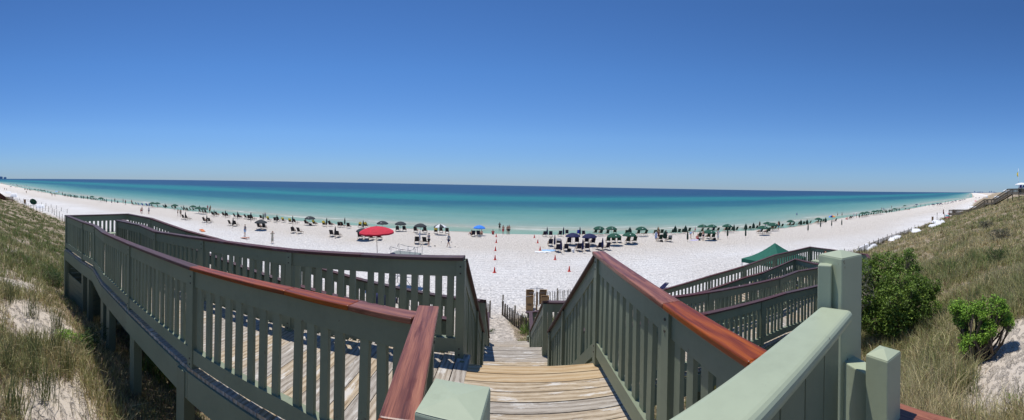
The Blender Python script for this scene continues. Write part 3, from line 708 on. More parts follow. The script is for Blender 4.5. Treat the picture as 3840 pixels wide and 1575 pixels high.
capped('gate_post', 'tall pale green gate post with pyramid top in front of the large bush', P1, .118, -(at_dist(3152, 938, 1.32).z-EYE), -.10)
P1s = at_dist(3096, 990, 1.27)
st_ = thing('wooden_stub', 'narrow pale green board fixed to the left side of the tall gate post', 'board', (P1s.x, P1s.y, UD)); b = MB(); b.box((0, 0, (P1s.z-UD)/2-.1), (.045, .05, P1s.z-UD+.2), rz=.5); bevel(b.build('board', 'green_paint_lit', st_), .004, 2)
P2 = at_dist(3313, 1338, 1.15)
capped('gate_post', 'short pale green post with pyramid top where the mahogany cap begins at the right', P2, .085, -(at_dist(3313, 1305, 1.15).z-EYE), -.06)
g0 = at_drop(3137, 1152, .40); g1 = at_drop(2745, 1508, .40); g2 = g1+(g1-g0).normalized()*.25
print('gate', g0, g1, 'posts', P1, P2)
gt = thing('wooden_gate', 'open pale green gate with solid boards crossing in front of the right railing', 'gate', (g0.x, g0.y, UD))
off = Vector(gt.location)
b = MB(); b.board(g0-off, g2-off, .125, -.045, 0); o = b.build('top_rail', 'green_paint_lit', gt); bevel(o, .02, 4)
b = MB(); dr = (g2-g0); n = 6
for k in range(n):
    s0 = g0+dr*(k/n)+dr.normalized()*.006; s1 = g0+dr*((k+1)/n)-dr.normalized()*.003
    b.board(s0-off, s1-off, .022, -1.25, -.033, side=.0)
b.build('panel', 'green_paint', gt)  # same paint as the top rail; the shaded side takes the darker copy
for z_ in (-1.2, -.65): b = MB(); b.board(g0-off+dr*.02, g2-off, .05, z_, z_+.1, side=.0); b.build('cross_rail', 'green_paint', gt)
b = MB(); p3, p4 = at_drop(3240, 1400, .52), at_drop(3300, 1455, .52)
fp = thing('fence_board', 'short pale green board panel between the tall gate post and the short post', 'panel', (p3.x, p3.y, UD))
o3 = Vector(fp.location); pa = Vector((P1.x, P1.y, EYE-.61)); pb = Vector((P2.x, P2.y, EYE-.61)); dd_ = (pb-pa)
b.board(pa+dd_*.12-o3, pb-dd_*.10-o3, .06, -1.3, 0); bevel(b.build('board', 'green_paint_lit', fp), .004, 2)
b = MB(); b.board(p3+Vector((0, 0, -.1))-o3, p3+Vector((.04, -.04, -.1))-o3, .02, -.2, 0)

# ---- stairs
def stair(par, xl0, xr0, y0, z0, xl1, xr1, y1, z1, n):
    mb = MB(); 
    for k in range(1, n):
        f0 = k/n; z = z0+(z1-z0)*f0; y = y0+(y1-y0)*(k-.5)/(n-1)*1.0; xl = xl0+(xl1-xl0)*f0; xr = xr0+(xr1-xr0)*f0; dp = (y1-y0)/(n-1)
        mb.board((xl, y-dp*.25, z), (xr, y-dp*.25, z), dp*.5-.006, -.036, 0); mb.board((xl, y+dp*.25, z), (xr, y+dp*.25, z), dp*.5-.006, -.036, 0)
    mb.build('treads', 'deck_wood', par)
    for (xa, xb) in ((xl0, xl1), (xr0, xr1)):
        s = MB(); s.board((xa, y0, z0), (xb, y1, z1), .045, -.34, .02); s.build('stringer', 'green_paint', par)
def sblock(p, drop): return Vector((p.x, p.y, EYE-drop))
s1 = thing('wooden_staircase', 'upper flight of wooden stairs dropping from the top landing', 'stairs', (.1, 4.4, MD))
SL = [B_[0], at_drop(1803, 1235, 2.25)]; SR = [E_[0], at_drop(2068, 1235, 2.25)]
print('SL', SL, 'SR', SR)
stair(s1, -.47, .88, 3.47, UD, -.47, .62, 5.5, MD, 9)
railing(s1, SL, 'mahogany_old', hdeck=1.1, posts=[1], spacing=.13, ext=(-.10, 0)); railing(s1, SR, 'mahogany_old', hdeck=1.1, posts=[1], spacing=.13, ext=(-.10, 0))
def mid(a, b, f): return Vector(a).lerp(Vector(b), f)
for L2 in (SL, SR):
    p = mid(L2[0], L2[1], .62); b = MB(); b.box((p.x, p.y, p.z-.04-.55), (.09, .09, 1.12)); b.build('post', 'green_paint', s1)
done(s1)
s2 = thing('wooden_staircase', 'middle landing and lower flight of wooden stairs leading to the sand', 'stairs', (.1, 8.5, 3))
d = MB(); y = 5.55
while y < 7.1:
    d.board((-1.15, y, MD), (1.45, y, MD), .139, -.036, rnd.uniform(-.003, .003)); y += .146
d.build('deck', 'deck_wood', s2)
NL = at_drop(1812, 1126, 2.25); NR_ = at_drop(2045, 1130, 2.25)
TL = [NL, at_drop(1829, 1263, 4.35)]; TR = [NR_, at_drop(1993, 1240, 4.35)]
print('TL', TL, 'TR', TR)
railing(s2, TL, 'mahogany_old', spacing=.13, hdeck=1.1); railing(s2, TR, 'mahogany_old', spacing=.13, hdeck=1.1)
stair(s2, NL.x+.03, NR_.x-.02, 7.1, MD, -.62, .62, 10.0, LD, 13)
d = MB(); y = 10.05
while y < 12.1:
    d.board((-.75, y, LD), (.75, y, LD), .139, -.036, rnd.uniform(-.003, .003)); y += .146
d.build('lower_deck', 'deck_wood', s2)
K1 = [at_drop(1829, 1172, 4.42), at_drop(1829, 1172, 4.42)]; K1[0] = TL[1]+Vector((-.02, .15, -.02))
K2 = [TR[1]+Vector((.02, .15, -.02)), at_drop(1990, 1170, 4.42)]
railing(s2, K1, 'mahogany_old'); railing(s2, K2, 'mahogany_old')
for p_, q_ in ((at_drop(1978, 1170, 4.42), at_drop(2040, 1163, 4.42)),):
    railing(s2, [p_, q_], 'mahogany_old', posts=[1])
stair(s2, -.7, .7, 12.1, LD, -.7, .7, 13.0, hz(0, 13.3)+.05, 5)
for (x, y) in ((-1.0, 5.7), (1.3, 5.7), (-1.0, 7.0), (1.3, 7.0), (-.65, 10.1), (.65, 10.1), (-.65, 12), (.65, 12)): support(s2, x, y, (MD if y < 8 else LD)-.04, .11)
done(s2)

# ---- right ramps
I_ = [at_drop(2100, 1243, 2.25), at_drop(2285, 1224, 2.27), at_drop(2451, 1205, 2.31), at_drop(2648, 1173, 2.38), at_drop(2857, 1123, 2.48), at_drop(2944, 1097, 2.53), at_drop(3065, 1070, 2.62), at_drop(3190, 1030, 2.62)]
H_ = [NR_+Vector((.1, 0, 0)), at_drop(2287, 1128, 2.27), at_drop(2538, 1110, 2.33), at_drop(2660, 1093, 2.42), at_drop(2789, 1070, 2.50), at_drop(2925, 1040, 2.60), at_drop(2989, 1016, 2.63), at_drop(3067, 1003, 2.66)]
G_ = [at_drop(2500, 1128, 3.75), at_drop(2660, 1085, 3.40), at_drop(2790, 1040, 3.12), at_drop(2860, 1021, 2.98), at_drop(2982, 970, 2.70), at_drop(3067, 989, 2.66)]
F_ = [at_drop(2440, 1098, 3.95), at_drop(2493, 1083, 3.80), at_drop(2660, 1034, 3.40), at_drop(2790, 997, 3.10), at_drop(2906, 955, 2.85), at_drop(3038, 925, 2.70)]
D2 = [F_[-1], at_drop(3125, 936, 2.70), at_drop(3251, 953, 2.70), at_drop(3268, 985, 2.70)]
print('I', I_); print('H', H_); print('G', G_); print('F', F_); print('D2', D2)
r3 = thing('wooden_ramp', 'upper right green ramp running beside the foreground handrail to the right', 'ramp', (4, 6.2, 4.5))
railing(r3, I_, 'mahogany_old', posts=[0, 2, 3, 4, 6, 7]); railing(r3, H_, 'mahogany_old', posts=[0, 1, 3, 5, 7])
cross_deck(r3, I_, H_, 1.4, min(I_[-1].x, H_[-1].x))
fascia(r3, I_, side=-.07, depth=.32); fascia(r3, H_, side=.07)
for p in I_[1:-1:2]: support(r3, p.x, p.y+.12, p.z-1.1, .13)
for p in H_[1:-1:2]: support(r3, p.x, p.y-.12, p.z-1.1, .12)
done(r3)
r4 = thing('wooden_ramp', 'lower right green ramp and corner landing in front of the green canopy tent', 'ramp', (9, 10, 4))
railing(r4, F_, 'mahogany_old', posts=[0, 2, 3, 4, 5]); railing(r4, G_, 'mahogany_old', posts=[0, 1, 3, 4, 5])
railing(r4, D2, 'mahogany_old', posts=[1, 2, 3])
cross_deck(r4, G_[:5], F_, F_[0].x, G_[4].x)
x0, x1 = G_[4].x, D2[-1].x; LZ = EYE-2.70-1.05; d = MB(); x = x0+.07
while x < x1-.1:
    ya = float(np.interp(x, [I_[-2].x, I_[-1].x, I_[-1].x+3], [I_[-2].y, I_[-1].y, I_[-1].y])); yb = float(np.interp(x, [F_[-1].x, D2[1].x, D2[2].x], [F_[-1].y, D2[1].y, D2[2].y])) if x > F_[-1].x else ip(x, F_, 1)
    if yb > ya: d.board((x, ya, LZ), (x, yb, LZ), .138, -.036, 0)
    x += .146
d.build('deck', 'deck_wood', r4)
b = MB(); b.board(mid(D2[0], D2[1], .0)+Vector((-.15, -.35, 0)), D2[1]+Vector((-.15, -.35, 0)), .42, -.62, -.57); b.board(D2[1]+Vector((-.1, -.35, 0)), D2[2]+Vector((-.3, .1, 0)), .42, -.62, -.57)
b.board(mid(D2[0], D2[1], .0)+Vector((-.15, -.5, 0)), D2[1]+Vector((-.15, -.5, 0)), .04, -1.02, -.62); b.build('bench', 'green_paint_lit', r4)
fascia(r4, F_, side=.07); fascia(r4, G_[:5], side=-.07)
for p in F_[1:]: support(r4, p.x, p.y, p.z-1.1, .12)
for p in D2[1:]: support(r4, p.x, p.y, p.z-1.1, .12)
for p in G_[1:5]: support(r4, p.x, p.y, p.z-1.1, .12)
done(r4)
for o in list(col.objects):
    if o.parent and o.parent.parent is None and o.parent.name.startswith(('wooden_ramp', 'wooden_stair', 'wooden_walk')): pass
# ------------------------------------------------------------------ people
PROTO = bpy.data.collections.new('unused')
def skin(name, nodes, edges, m, parent, sub=1):
    me = bpy.data.meshes.new('t'); me.from_pydata([n[:3] for n in nodes], edges, [])
    o = bpy.data.objects.new('t', me); col.objects.link(o)
    o.modifiers.new('s', 'SKIN'); me.skin_vertices[0].data[0].use_root = True
    for i, n in enumerate(nodes):
        r = n[3]; me.skin_vertices[0].data[i].radius = r if isinstance(r, tuple) else (r, r)
    sb = o.modifiers.new('u', 'SUBSURF'); sb.levels = sub; sb.render_levels = sub
    dg = bpy.context.evaluated_depsgraph_get(); out = bpy.data.meshes.new_from_object(o.evaluated_get(dg)); bpy.data.objects.remove(o)
    out.materials.clear(); out.materials.append(M[m]); out.name = name
    out.polygons.foreach_set('use_smooth', [True]*len(out.polygons))
    q = bpy.data.objects.new(name, out); col.objects.link(q); q.parent = parent; return q
def joints(pose):
    J = dict(pel=(0, 0, .92), wai=(0, 0, 1.06), che=(0, 0, 1.28), nec=(0, 0, 1.45), hd0=(0, .01, 1.52), hd1=(0, .015, 1.60), hd2=(0, .005, 1.68), nose=(0, .10, 1.575),
             shL=(-.18, 0, 1.40), elL=(-.23, -.02, 1.12), wrL=(-.23, .05, .88), shR=(.18, 0, 1.40), elR=(.23, -.02, 1.12), wrR=(.23, .05, .88),
             hiL=(-.09, 0, .88), knL=(-.10, .02, .49), anL=(-.10, -.01, .09), toL=(-.11, .15, .03), hiR=(.09, 0, .88), knR=(.10, .02, .49), anR=(.10, -.01, .09), toR=(.11, .15, .03))
    if pose == 'walk': J.update(knL=(-.10, .16, .50), anL=(-.10, .22, .09), toL=(-.10, .37, .05), knR=(.10, -.04, .48), anR=(.10, -.26, .14), toR=(.10, -.16, .03), elL=(-.23, -.12, 1.13), wrL=(-.22, -.10, .89), elR=(.23, .06, 1.13), wrR=(.22, .22, .95))
    if pose == 'photo': J.update(elL=(-.30, .16, 1.22), wrL=(-.12, .24, 1.50), elR=(.28, .20, 1.25), wrR=(.10, .26, 1.52))
    if pose == 'hips': J.update(elL=(-.36, -.06, 1.16), wrL=(-.18, .06, 1.02), elR=(.36, -.06, 1.16), wrR=(.18, .06, 1.02))
    if pose == 'fold': J.update(elL=(-.25, .06, 1.14), wrL=(-.05, .22, 1.20), elR=(.25, .06, 1.14), wrR=(.05, .24, 1.14))
    if pose == 'bend':
        J.update(pel=(0, -.08, .90), wai=(0, .02, 1.03), che=(0, .22, 1.15), nec=(0, .38, 1.22), hd0=(0, .45, 1.24), hd1=(0, .53, 1.25), hd2=(0, .60, 1.22), nose=(0, .52, 1.15), shL=(-.17, .33, 1.18), elL=(-.20, .40, .92), wrL=(-.18, .42, .68), shR=(.17, .33, 1.18), elR=(.20, .40, .92), wrR=(.18, .44, .68), hiL=(-.09, -.06, .87), hiR=(.09, -.06, .87))
    if pose == 'sit':     # on a low seat, leaning back; origin on the ground under the seat
        J.update(pel=(0, -.12, .48), wai=(0, -.18, .60), che=(0, -.28, .80), nec=(0, -.35, .96), hd0=(0, -.36, 1.03), hd1=(0, -.36, 1.11), hd2=(0, -.37, 1.19), nose=(0, -.27, 1.08), shL=(-.18, -.32, .91), elL=(-.27, -.12, .70), wrL=(-.25, .12, .66), shR=(.18, -.32, .91), elR=(.27, -.12, .70), wrR=(.25, .12, .66),
                 hiL=(-.09, -.08, .47), knL=(-.12, .34, .60), anL=(-.12, .66, .32), toL=(-.12, .78, .42), hiR=(.09, -.08, .47), knR=(.12, .36, .52), anR=(.12, .74, .30), toR=(.12, .84, .42))
    if pose == 'ground':  # sitting on the sand
        J.update(pel=(0, 0, .12), wai=(0, -.03, .25), che=(0, -.03, .46), nec=(0, 0, .63), hd0=(0, .02, .70), hd1=(0, .03, .78), hd2=(0, .02, .86), nose=(0, .12, .75), shL=(-.18, -.01, .58), elL=(-.25, .12, .36), wrL=(-.16, .32, .42), shR=(.18, -.01, .58), elR=(.25, .12, .36), wrR=(.16, .32, .42),
                 hiL=(-.09, .04, .12), knL=(-.14, .38, .42), anL=(-.12, .62, .08), toL=(-.12, .76, .03), hiR=(.09, .04, .12), knR=(.14, .40, .40), anR=(.12, .64, .08), toR=(.12, .78, .03))
    if pose == 'wade': J.update(elL=(-.36, .05, 1.22), wrL=(-.46, .2, 1.12), elR=(.36, .05, 1.22), wrR=(.46, .2, 1.12))
    return J
RAD = dict(pel=(.13, .10), wai=(.115, .085), che=(.145, .10), nec=.055, hd0=.062, hd1=(.082, .098), hd2=.062, nose=.012, sh=.052, el=.038, wr=.024, hi=.085, kn=.052, an=.036, to=.026)
CH = [('pel', 'wai'), ('wai', 'che'), ('che', 'nec'), ('nec', 'hd0'), ('hd0', 'hd1'), ('hd1', 'hd2')] + [(a, b) for s in 'LR' for a, b in (('che', 'sh'+s), ('sh'+s, 'el'+s), ('el'+s, 'wr'+s), ('pel', 'hi'+s), ('hi'+s, 'kn'+s), ('kn'+s, 'an'+s), ('an'+s, 'to'+s))]
def rad(k, g=0.0):
    r = RAD.get(k) or RAD[k[:2]]
    return (r[0]+g, r[1]+g) if isinstance(r, tuple) else r+g
def chain(J, keys, edges, g=0, cut=None):
    pts = dict(J); nodes = []; idx = {}
    for k in keys: idx[k] = len(nodes); nodes.append((*pts[k], rad(k, g)))
    return nodes, idx, [(idx[a], idx[b]) for a, b in edges]
def lerp3(a, b, f): return tuple(a[i]+(b[i]-a[i])*f for i in range(3))
PC = [0]
def person(pose, skin_m='skin_light', top=None, bottom='navy_cloth', hair='hair_dark', hat=None, dress=None, bra=None, height=1.72, hands=True, sleeve=.75, leg=.8):
    """one continuous body with clothing as children; returns root at origin"""
    J = joints(pose); t = thing('person', None, 'person')
    keys = ['pel', 'wai', 'che', 'nec', 'hd0', 'hd1', 'hd2'] + [a+s for s in 'LR' for a in ('sh', 'el', 'wr', 'hi', 'kn', 'an', 'to')]
    nodes, idx, edges = chain(J, keys, CH)
    idx['nose'] = len(nodes); nodes.append((*J['nose'], .014)); edges.append((idx['hd1'], idx['nose']))
    for s in 'LR':   # palm, four fingers of unequal length, thumb from the side of the palm
        w_ = Vector(J['wr'+s]); d = (w_-Vector(J['el'+s])).normalized(); sd = d.cross(Vector((0, 1, .3))).normalized(); pl = w_+d*.07
        ip_ = len(nodes); nodes.append((*pl, (.032, .016))); edges.append((idx['wr'+s], ip_))
        for q, L_ in ((-.024, .060), (-.008, .078), (.008, .074), (.024, .055)):
            a = pl+sd*q+d*L_*.5; b = pl+sd*q*1.15+d*L_+Vector((0, .018, 0)); i0 = len(nodes)
            nodes += [(*a, .009), (*b, .0065)]; edges += [(ip_, i0), (i0, i0+1)]
        th = pl-d*.03+sd*(.045 if s == 'L' else -.045); nodes.append((*th, .009)); edges.append((ip_, len(nodes)-1))
    skin('body', nodes, edges, skin_m, t, 1)
    if hair:
        h1, h2 = Vector(J['hd1']), Vector(J['hd2']); up = (h2-h1).normalized(); bk = (Vector(J['hd1'])-Vector(J['nose'])).normalized()
        skin('hair', [(*(h1+bk*.03-up*.02), .080), (*(h1+bk*.025+up*.045), .092), (*(h2+bk*.012+up*.012), .062)] , [(0, 1), (1, 2)], hair, t)
    def shoulder_set(g, keys_, sl):
        nd = []; ed = []
        for i, k in enumerate(keys_): nd.append((*J[k], rad(k, g))); 
        for i in range(len(keys_)-1): ed.append((i, i+1))
        c = keys_.index('che')
        if sl > 0:
            for s in 'LR':
                a = len(nd); nd.append((*J['sh'+s], rad('sh', g))); ed.append((c, a)); e = lerp3(J['sh'+s], J['el'+s], sl); nd.append((*e, .05+g)); ed.append((a, a+1))
        return nd, ed
    if top:
        nd, ed = shoulder_set(.022, ['pel', 'wai', 'che'], sleeve); skin('shirt', nd, ed, top, t)
    if bra:
        skin('swim_top', [(*lerp3(J['wai'], J['che'], .6), (.135, .098)), (*J['che'], (.155, .11))], [(0, 1)], bra, t)
    if dress:
        nd, ed = shoulder_set(.02, ['pel', 'wai', 'che'], .25); k = len(nd)
        kn = lerp3(J['knL'], J['knR'], .5); an = lerp3(J['anL'], J['anR'], .5)
        nd += [(kn[0], kn[1], kn[2], (.19, .13)), (*lerp3(kn, an, .55), (.20, .15))]; ed += [(0, k), (k, k+1)]; skin('dress', nd, ed, dress, t)
    if bottom and not dress:
        nd = [(*J['pel'], rad('pel', .02))]; ed = []
        for s in 'LR':
            a = len(nd); nd += [(*J['hi'+s], .105), (*lerp3(J['hi'+s], J['kn'+s], leg), .085)]; ed += [(0, a), (a, a+1)]
        skin('shorts', nd, ed, bottom, t)
    if hat:
        h2 = Vector(J['hd2']); up = (h2-Vector(J['hd1'])).normalized(); b = MB()
        b.lathe([(.16, -.035), (.165, -.028), (.10, -.015), (.095, .03), (.05, .062), (.001, .066)], 14)
        o = b.build('hat', hat, t, smooth=True); o.location = h2; o.rotation_euler = up.to_track_quat('Z', 'Y').to_euler()
    t.scale = (height/1.74,)*3; return t
def put(o, p, rz=0, dz=0, label=None, group=None):
    o.location = (p[0], p[1], p[2]+dz); o.rotation_euler = (0, 0, rz)
    if label: o['label'] = label
    if group: o['group'] = group
    return o

# pixel tables: region -> (origin x, origin y, scale) of enlarged views of the photograph
RG = {'A': (0, 640, 5.285), 'B': (480, 700, 5.285), 'C': (900, 740, 5.285), 'D': (1320, 760, 5.285), 'E': (1740, 780, 3.523), 'F': (2000, 780, 5.285), 'G': (2440, 760, 5.285), 'H': (2880, 700, 5.285), 'I': (3360, 620, 4.404)}
def px(r, x, y): o = RG[r]; return (o[0]+x/o[2], o[1]+y/o[2])
def gp_(r, x, y, lift=0): return at_ground(*px(r, x, y), lift)
def plan(p): return math.hypot(p.x, p.y)

# ------------------------------------------------------------------ umbrellas
def canopy_open(color, color2=None, r=1.03, top=1.70, drop=.42, n=8, label=None, cat='umbrella', name='beach_umbrella', emblem=None, pole_m='teak', colors=None, polez=None, valance=.09):
    t = thing(name, label, cat); c = MB(); seg = n*4
    def mod(i, rr_, z):
        k = (i % 4)/4; s = math.sin(math.pi*k)
        return rr_*(1-.035*s), z-(.0 if rr_ < .05 else .035*s*rr_/r)
    prof = [(.02, top), (r*.3, top-drop*.11), (r*.55, top-drop*.32), (r*.8, top-drop*.64), (r, top-drop), (r*1.005, top-drop-valance)]
    for j in range(len(prof)-1):
        for i in range(seg):
            i2 = (i+1) % seg; q = []
            for (jj_, ii_) in ((j, i), (j+1, i), (j+1, i2), (j, i2)):
                rr_, zz = mod(ii_, *prof[jj_]); a = 2*math.pi*ii_/seg; q.append((rr_*math.cos(a), rr_*math.sin(a), zz))
            c.cur = (i//4) % (len(colors) if colors else (2 if color2 else 1)); b = len(c.v); c.v.extend(q); c.face((b, b+1, b+2, b+3), [(0, 0)]*4, False)
    ms = colors or ([color, color2] if color2 else [color]); c.build('canopy', ms, t)
    p = MB(); p.tube((0, 0, -.1 if polez is None else polez), (0, 0, top+.06), .022, n=8); p.build('pole', pole_m, t)
    rb = MB()
    for k in range(n):
        a = 2*math.pi*k/n; rb.tube((0, 0, top-drop-.12), (r*.55*math.cos(a), r*.55*math.sin(a), top-drop*.36), .007, n=4, caps=False)
    rb.build('ribs', pole_m, t)
    if emblem:
        e = MB()
        a0 = R(emblem[1]); R0 = r*.72; zc = top-drop*.5+.012
        if emblem[0] == 'C':
            for k in range(14):
                q0 = R(40)+k*R(300)/14; q1 = q0+R(300)/14
                P_ = []
                for (rr_, qq) in ((.085, q0), (.12, q0), (.12, q1), (.085, q1)):
                    u = rr_*math.cos(qq); v = rr_*math.sin(qq)*.9; rad_ = R0-v; ang = a0+u/R0
                    P_.append((rad_*math.cos(ang), rad_*math.sin(ang), top-drop*(rad_/r)**1.65+.022))
                b = len(e.v); e.v.extend(P_); e.face((b, b+1, b+2, b+3), [(0, 0)]*4)
        else:
            P_ = []
            for k in range(10):
                qq = 2*math.pi*k/10; rr_ = .085*(1 if k % 2 == 0 else .55); rad_ = R0-rr_*math.sin(qq); ang = a0+rr_*math.cos(qq)*1.3/R0
                P_.append((rad_*math.cos(ang), rad_*math.sin(ang), top-drop*(rad_/r)**1.65+.022))
            b = len(e.v); e.v.extend(P_); e.face(tuple(range(b, b+10)), [(0, 0)]*10)
        e.build('emblem', 'white_cloth', t)
    return t
def canopy_closed(color, top=1.72, r=.115, pole_m='teak', wide=1.0, low=.45):
    t = thing('closed_umbrella', None, 'umbrella'); c = MB()
    def mod(i, rr_, z): return rr_*(1.15 if i % 2 else .8), z
    c.lathe([(.012, top), (r*.45, top-.14), (r*.95*wide, top-.55), (r*1.1*wide, low+.28), (r*.95*wide, low+.05), (r*.5, low)], 12, mod=mod); c.build('folded_canopy', color, t, smooth=False)
    p = MB(); p.tube((0, 0, -.1), (0, 0, top+.05), .02, .012, n=6); p.build('pole', pole_m, t); return t
OPEN = {'black': canopy_open('charcoal_cloth', emblem=None), 'blackC': canopy_open('charcoal_cloth', emblem=('C', -78)), 'green': canopy_open('green_cloth', emblem=('s', -95)), 'navy': canopy_open('navy_cloth', emblem=None)}
CLOSED = {'black': canopy_closed('black_cloth'), 'navy': canopy_closed('navy_cloth'), 'green': canopy_closed('green_dark_cloth', wide=1.5), 'greenwide': canopy_closed('green_dark_cloth', wide=2.3, top=1.75), 'white': canopy_closed('white_cloth', r=.095), 'green_low': canopy_closed('green_dark_cloth', top=1.7, low=.35)}
# far ones as single small objects would not change the picture: same trees are copied
opens = [('A', 1822, 517, 'green'), ('A', 2000, 548, 'green'), ('B', 485, 330, 'green'), ('B', 580, 333, 'green'), ('B', 925, 372, 'green'), ('B', 1288, 395, 'green'), ('B', 1400, 425, 'green'), ('B', 1495, 437, 'green'),
 ('C', 415, 488, 'black'), ('C', 1388, 412, 'blackC'), ('D', 605, 402, 'blackC'), ('D', 220, 555, 'black'), ('D', 965, 415, 'black'), ('D', 1358, 455, 'black'),
 ('F', 785, 545, 'navy'), ('F', 1115, 558, 'navy'), ('F', 1300, 402, 'green'), ('F', 1545, 405, 'green'), ('F', 1605, 553, 'green'), ('F', 1900, 532, 'green'), ('F', 2140, 412, 'green'),
 ('G', 1030, 470, 'green'), ('G', 1215, 470, 'green'), ('G', 1520, 462, 'green'), ('G', 1160, 580, 'green'), ('G', 2222, 497, 'green'), ('G', 2315, 410, 'green'), ('G', 2430, 435, 'green'),
 ('H', 448, 688, 'green'), ('H', 998, 640, 'green'), ('H', 85, 752, 'green'),
 ('A', 690, 372, 'green'), ('A', 760, 382, 'green'), ('A', 820, 390, 'green'), ('A', 870, 395, 'green'), ('A', 345, 297, 'green'), ('A', 215, 318, 'navy'), ('A', 210, 262, 'green'), ('A', 258, 268, 'green'), ('A', 330, 272, 'navy'),
 ('H', 1880, 525, 'green'), ('H', 1960, 512, 'green'), ('H', 2100, 492, 'green'), ('H', 2170, 483, 'green'), ('H', 2235, 482, 'green'), ('H', 2510, 442, 'green'),
 ('I', 145, 668, 'green'), ('I', 340, 650, 'navy'), ('I', 612, 645, 'navy'), ('I', 688, 635, 'navy'), ('I', 738, 635, 'navy'), ('I', 985, 588, 'navy'), ('I', 1060, 580, 'navy'), ('I', 1100, 572, 'navy'), ('I', 1135, 562, 'navy'), ('I', 935, 605, 'navy'), ('I', 1320, 537, 'navy'), ('I', 1375, 533, 'navy'), ('I', 1450, 527, 'navy')]
closeds = [('A', 950, 392, 'green'), ('A', 1008, 408, 'green'), ('A', 1237, 425, 'green'), ('A', 1272, 450, 'green'), ('A', 1300, 450, 'green'), ('A', 1367, 457, 'green'), ('A', 1400, 465, 'green'), ('A', 1467, 475, 'green'), ('A', 1492, 478, 'green'), ('A', 1523, 480, 'green'), ('A', 1610, 487, 'green'), ('A', 1650, 492, 'green'), ('A', 1735, 495, 'green'), ('A', 2110, 550, 'black'), ('A', 2215, 565, 'navy'), ('A', 805, 362, 'green'), ('A', 893, 378, 'green'), ('A', 540, 350, 'green'), ('A', 585, 352, 'green'), ('A', 612, 358, 'green'), ('A', 493, 345, 'green'),
 ('B', 738, 333, 'green'), ('B', 1105, 373, 'black'), ('B', 1140, 495, 'black'), ('B', 1414, 370, 'green'), ('B', 1563, 565, 'black'), ('B', 1704, 458, 'black'), ('B', 1932, 470, 'black'), ('B', 2078, 620, 'black'), ('B', 2170, 493, 'black'), ('B', 2436, 513, 'black'),
 ('C', 215, 300, 'black'), ('C', 463, 318, 'black'), ('C', 738, 343, 'black'), ('C', 1047, 368, 'black'), ('C', 1715, 408, 'black'), ('C', 2077, 403, 'black'), ('C', 1888, 578, 'black'), ('D', 219, 352, 'black'), ('D', 1347, 568, 'white'),
 ('F', 280, 378, 'navy'), ('F', 596, 380, 'navy'), ('F', 930, 378, 'navy'), ('F', 423, 537, 'navy'), ('F', 559, 628, 'navy'), ('F', 982, 618, 'navy'), ('F', 1373, 595, 'navy'), ('F', 1913, 378, 'greenwide'),
 ('G', 153, 476, 'green'), ('G', 285, 552, 'greenwide'), ('G', 489, 456, 'greenwide'), ('G', 692, 452, 'greenwide'), ('G', 1650, 430, 'green'), ('G', 1886, 415, 'greenwide'), ('G', 2040, 397, 'greenwide'),
 ('G', 735, 555, 'low'), ('G', 1525, 500, 'low'), ('G', 1885, 500, 'low'),
 ('H', 218, 680, 'greenwide'), ('H', 655, 655, 'greenwide'), ('H', 777, 648, 'greenwide'), ('H', 1145, 610, 'greenwide'), ('H', 793, 730, 'low'), ('H', 1043, 675, 'low'), ('H', 1261, 655, 'low'), ('H', 1463, 640, 'low'), ('H', 1810, 530, 'green'), ('H', 2320, 440, 'green'), ('H', 2350, 455, 'green'), ('H', 2405, 445, 'green'), ('H', 2452, 440, 'green'),
 ('I', 35, 700, 'green'), ('I', 60, 700, 'green'), ('I', 8, 705, 'green'), ('I', 407, 643, 'navy'), ('I', 482, 640, 'navy'), ('I', 547, 640, 'navy'), ('I', 805, 612, 'navy'), ('I', 825, 615, 'navy'), ('I', 848, 612, 'navy'), ('I', 870, 606, 'navy'), ('I', 895, 600, 'navy'), ('I', 912, 598, 'navy')]
UMB = []
used = set()
def clone(pool, k):
    o = pool[k]
    if k in used or (id(pool), k) in used: return copy_tree(o)
    used.add((id(pool), k)); return o
for r, x, y, c in opens:
    p = gp_(r, x, y, 1.33); UMB.append(dict(o=clone(OPEN, c), p=p, px=px(r, x, y)[0], kind='open', c='black' if c == 'blackC' else c, r=r))
for r, x, y, c in closeds:
    low = c == 'low'; p = gp_(r, x, y, 1.70 if low else 1.68); UMB.append(dict(o=clone(CLOSED, 'green_low' if low else c), p=p, px=px(r, x, y)[0], kind='rolled' if low else 'closed', c={'greenwide': 'green', 'low': 'green'}.get(c, c), r=r))
def special(k, p, label, o, pxx):
    UMB.append(dict(o=o, p=p, px=pxx, kind=k, c='', r='', label=label))
special('open', gp_('D', 1748, 470, 1.35), 'black and white striped open umbrella at the water edge', canopy_open('charcoal_cloth', 'white_cloth'), 1651)
special('open', gp_('E', 203, 255, 1.35), 'bright blue open umbrella alone at the water edge', canopy_open('blue_cloth', r=.98), 1797)
special('open', gp_('H', 1275, 592, 1.35), 'rainbow panelled open umbrella near the water on the right', canopy_open('red_cloth', colors=['red_cloth', 'yellow_cloth', 'blue_cloth', 'blue_cloth', 'navy_cloth', 'orange_cloth', 'yellow_cloth', 'blue_cloth']), 3121)
special('open', gp_('A', 1118, 412, 1.35), 'pale blue open umbrella among the distant chairs on the left', canopy_open('lightblue_cloth'), 211)
special('open', gp_('A', 30, 250, 1.35), 'pink open umbrella at the far left edge of the beach', canopy_open('pink_cloth'), 6)
special('open', gp_('I', 1315, 590, 1.35), 'red open umbrella on the far beach beyond the long staircase', canopy_open('red_cloth'), 3658)
special('open', gp_('I', 1545, 520, 1.35), 'pale yellow open umbrella in the farthest row on the right', canopy_open('tan_cloth'), 3711)
special('open', gp_('I', 1500, 523, 1.35), 'light blue open umbrella in the farthest row on the right', canopy_open('lightblue_cloth'), 3700)
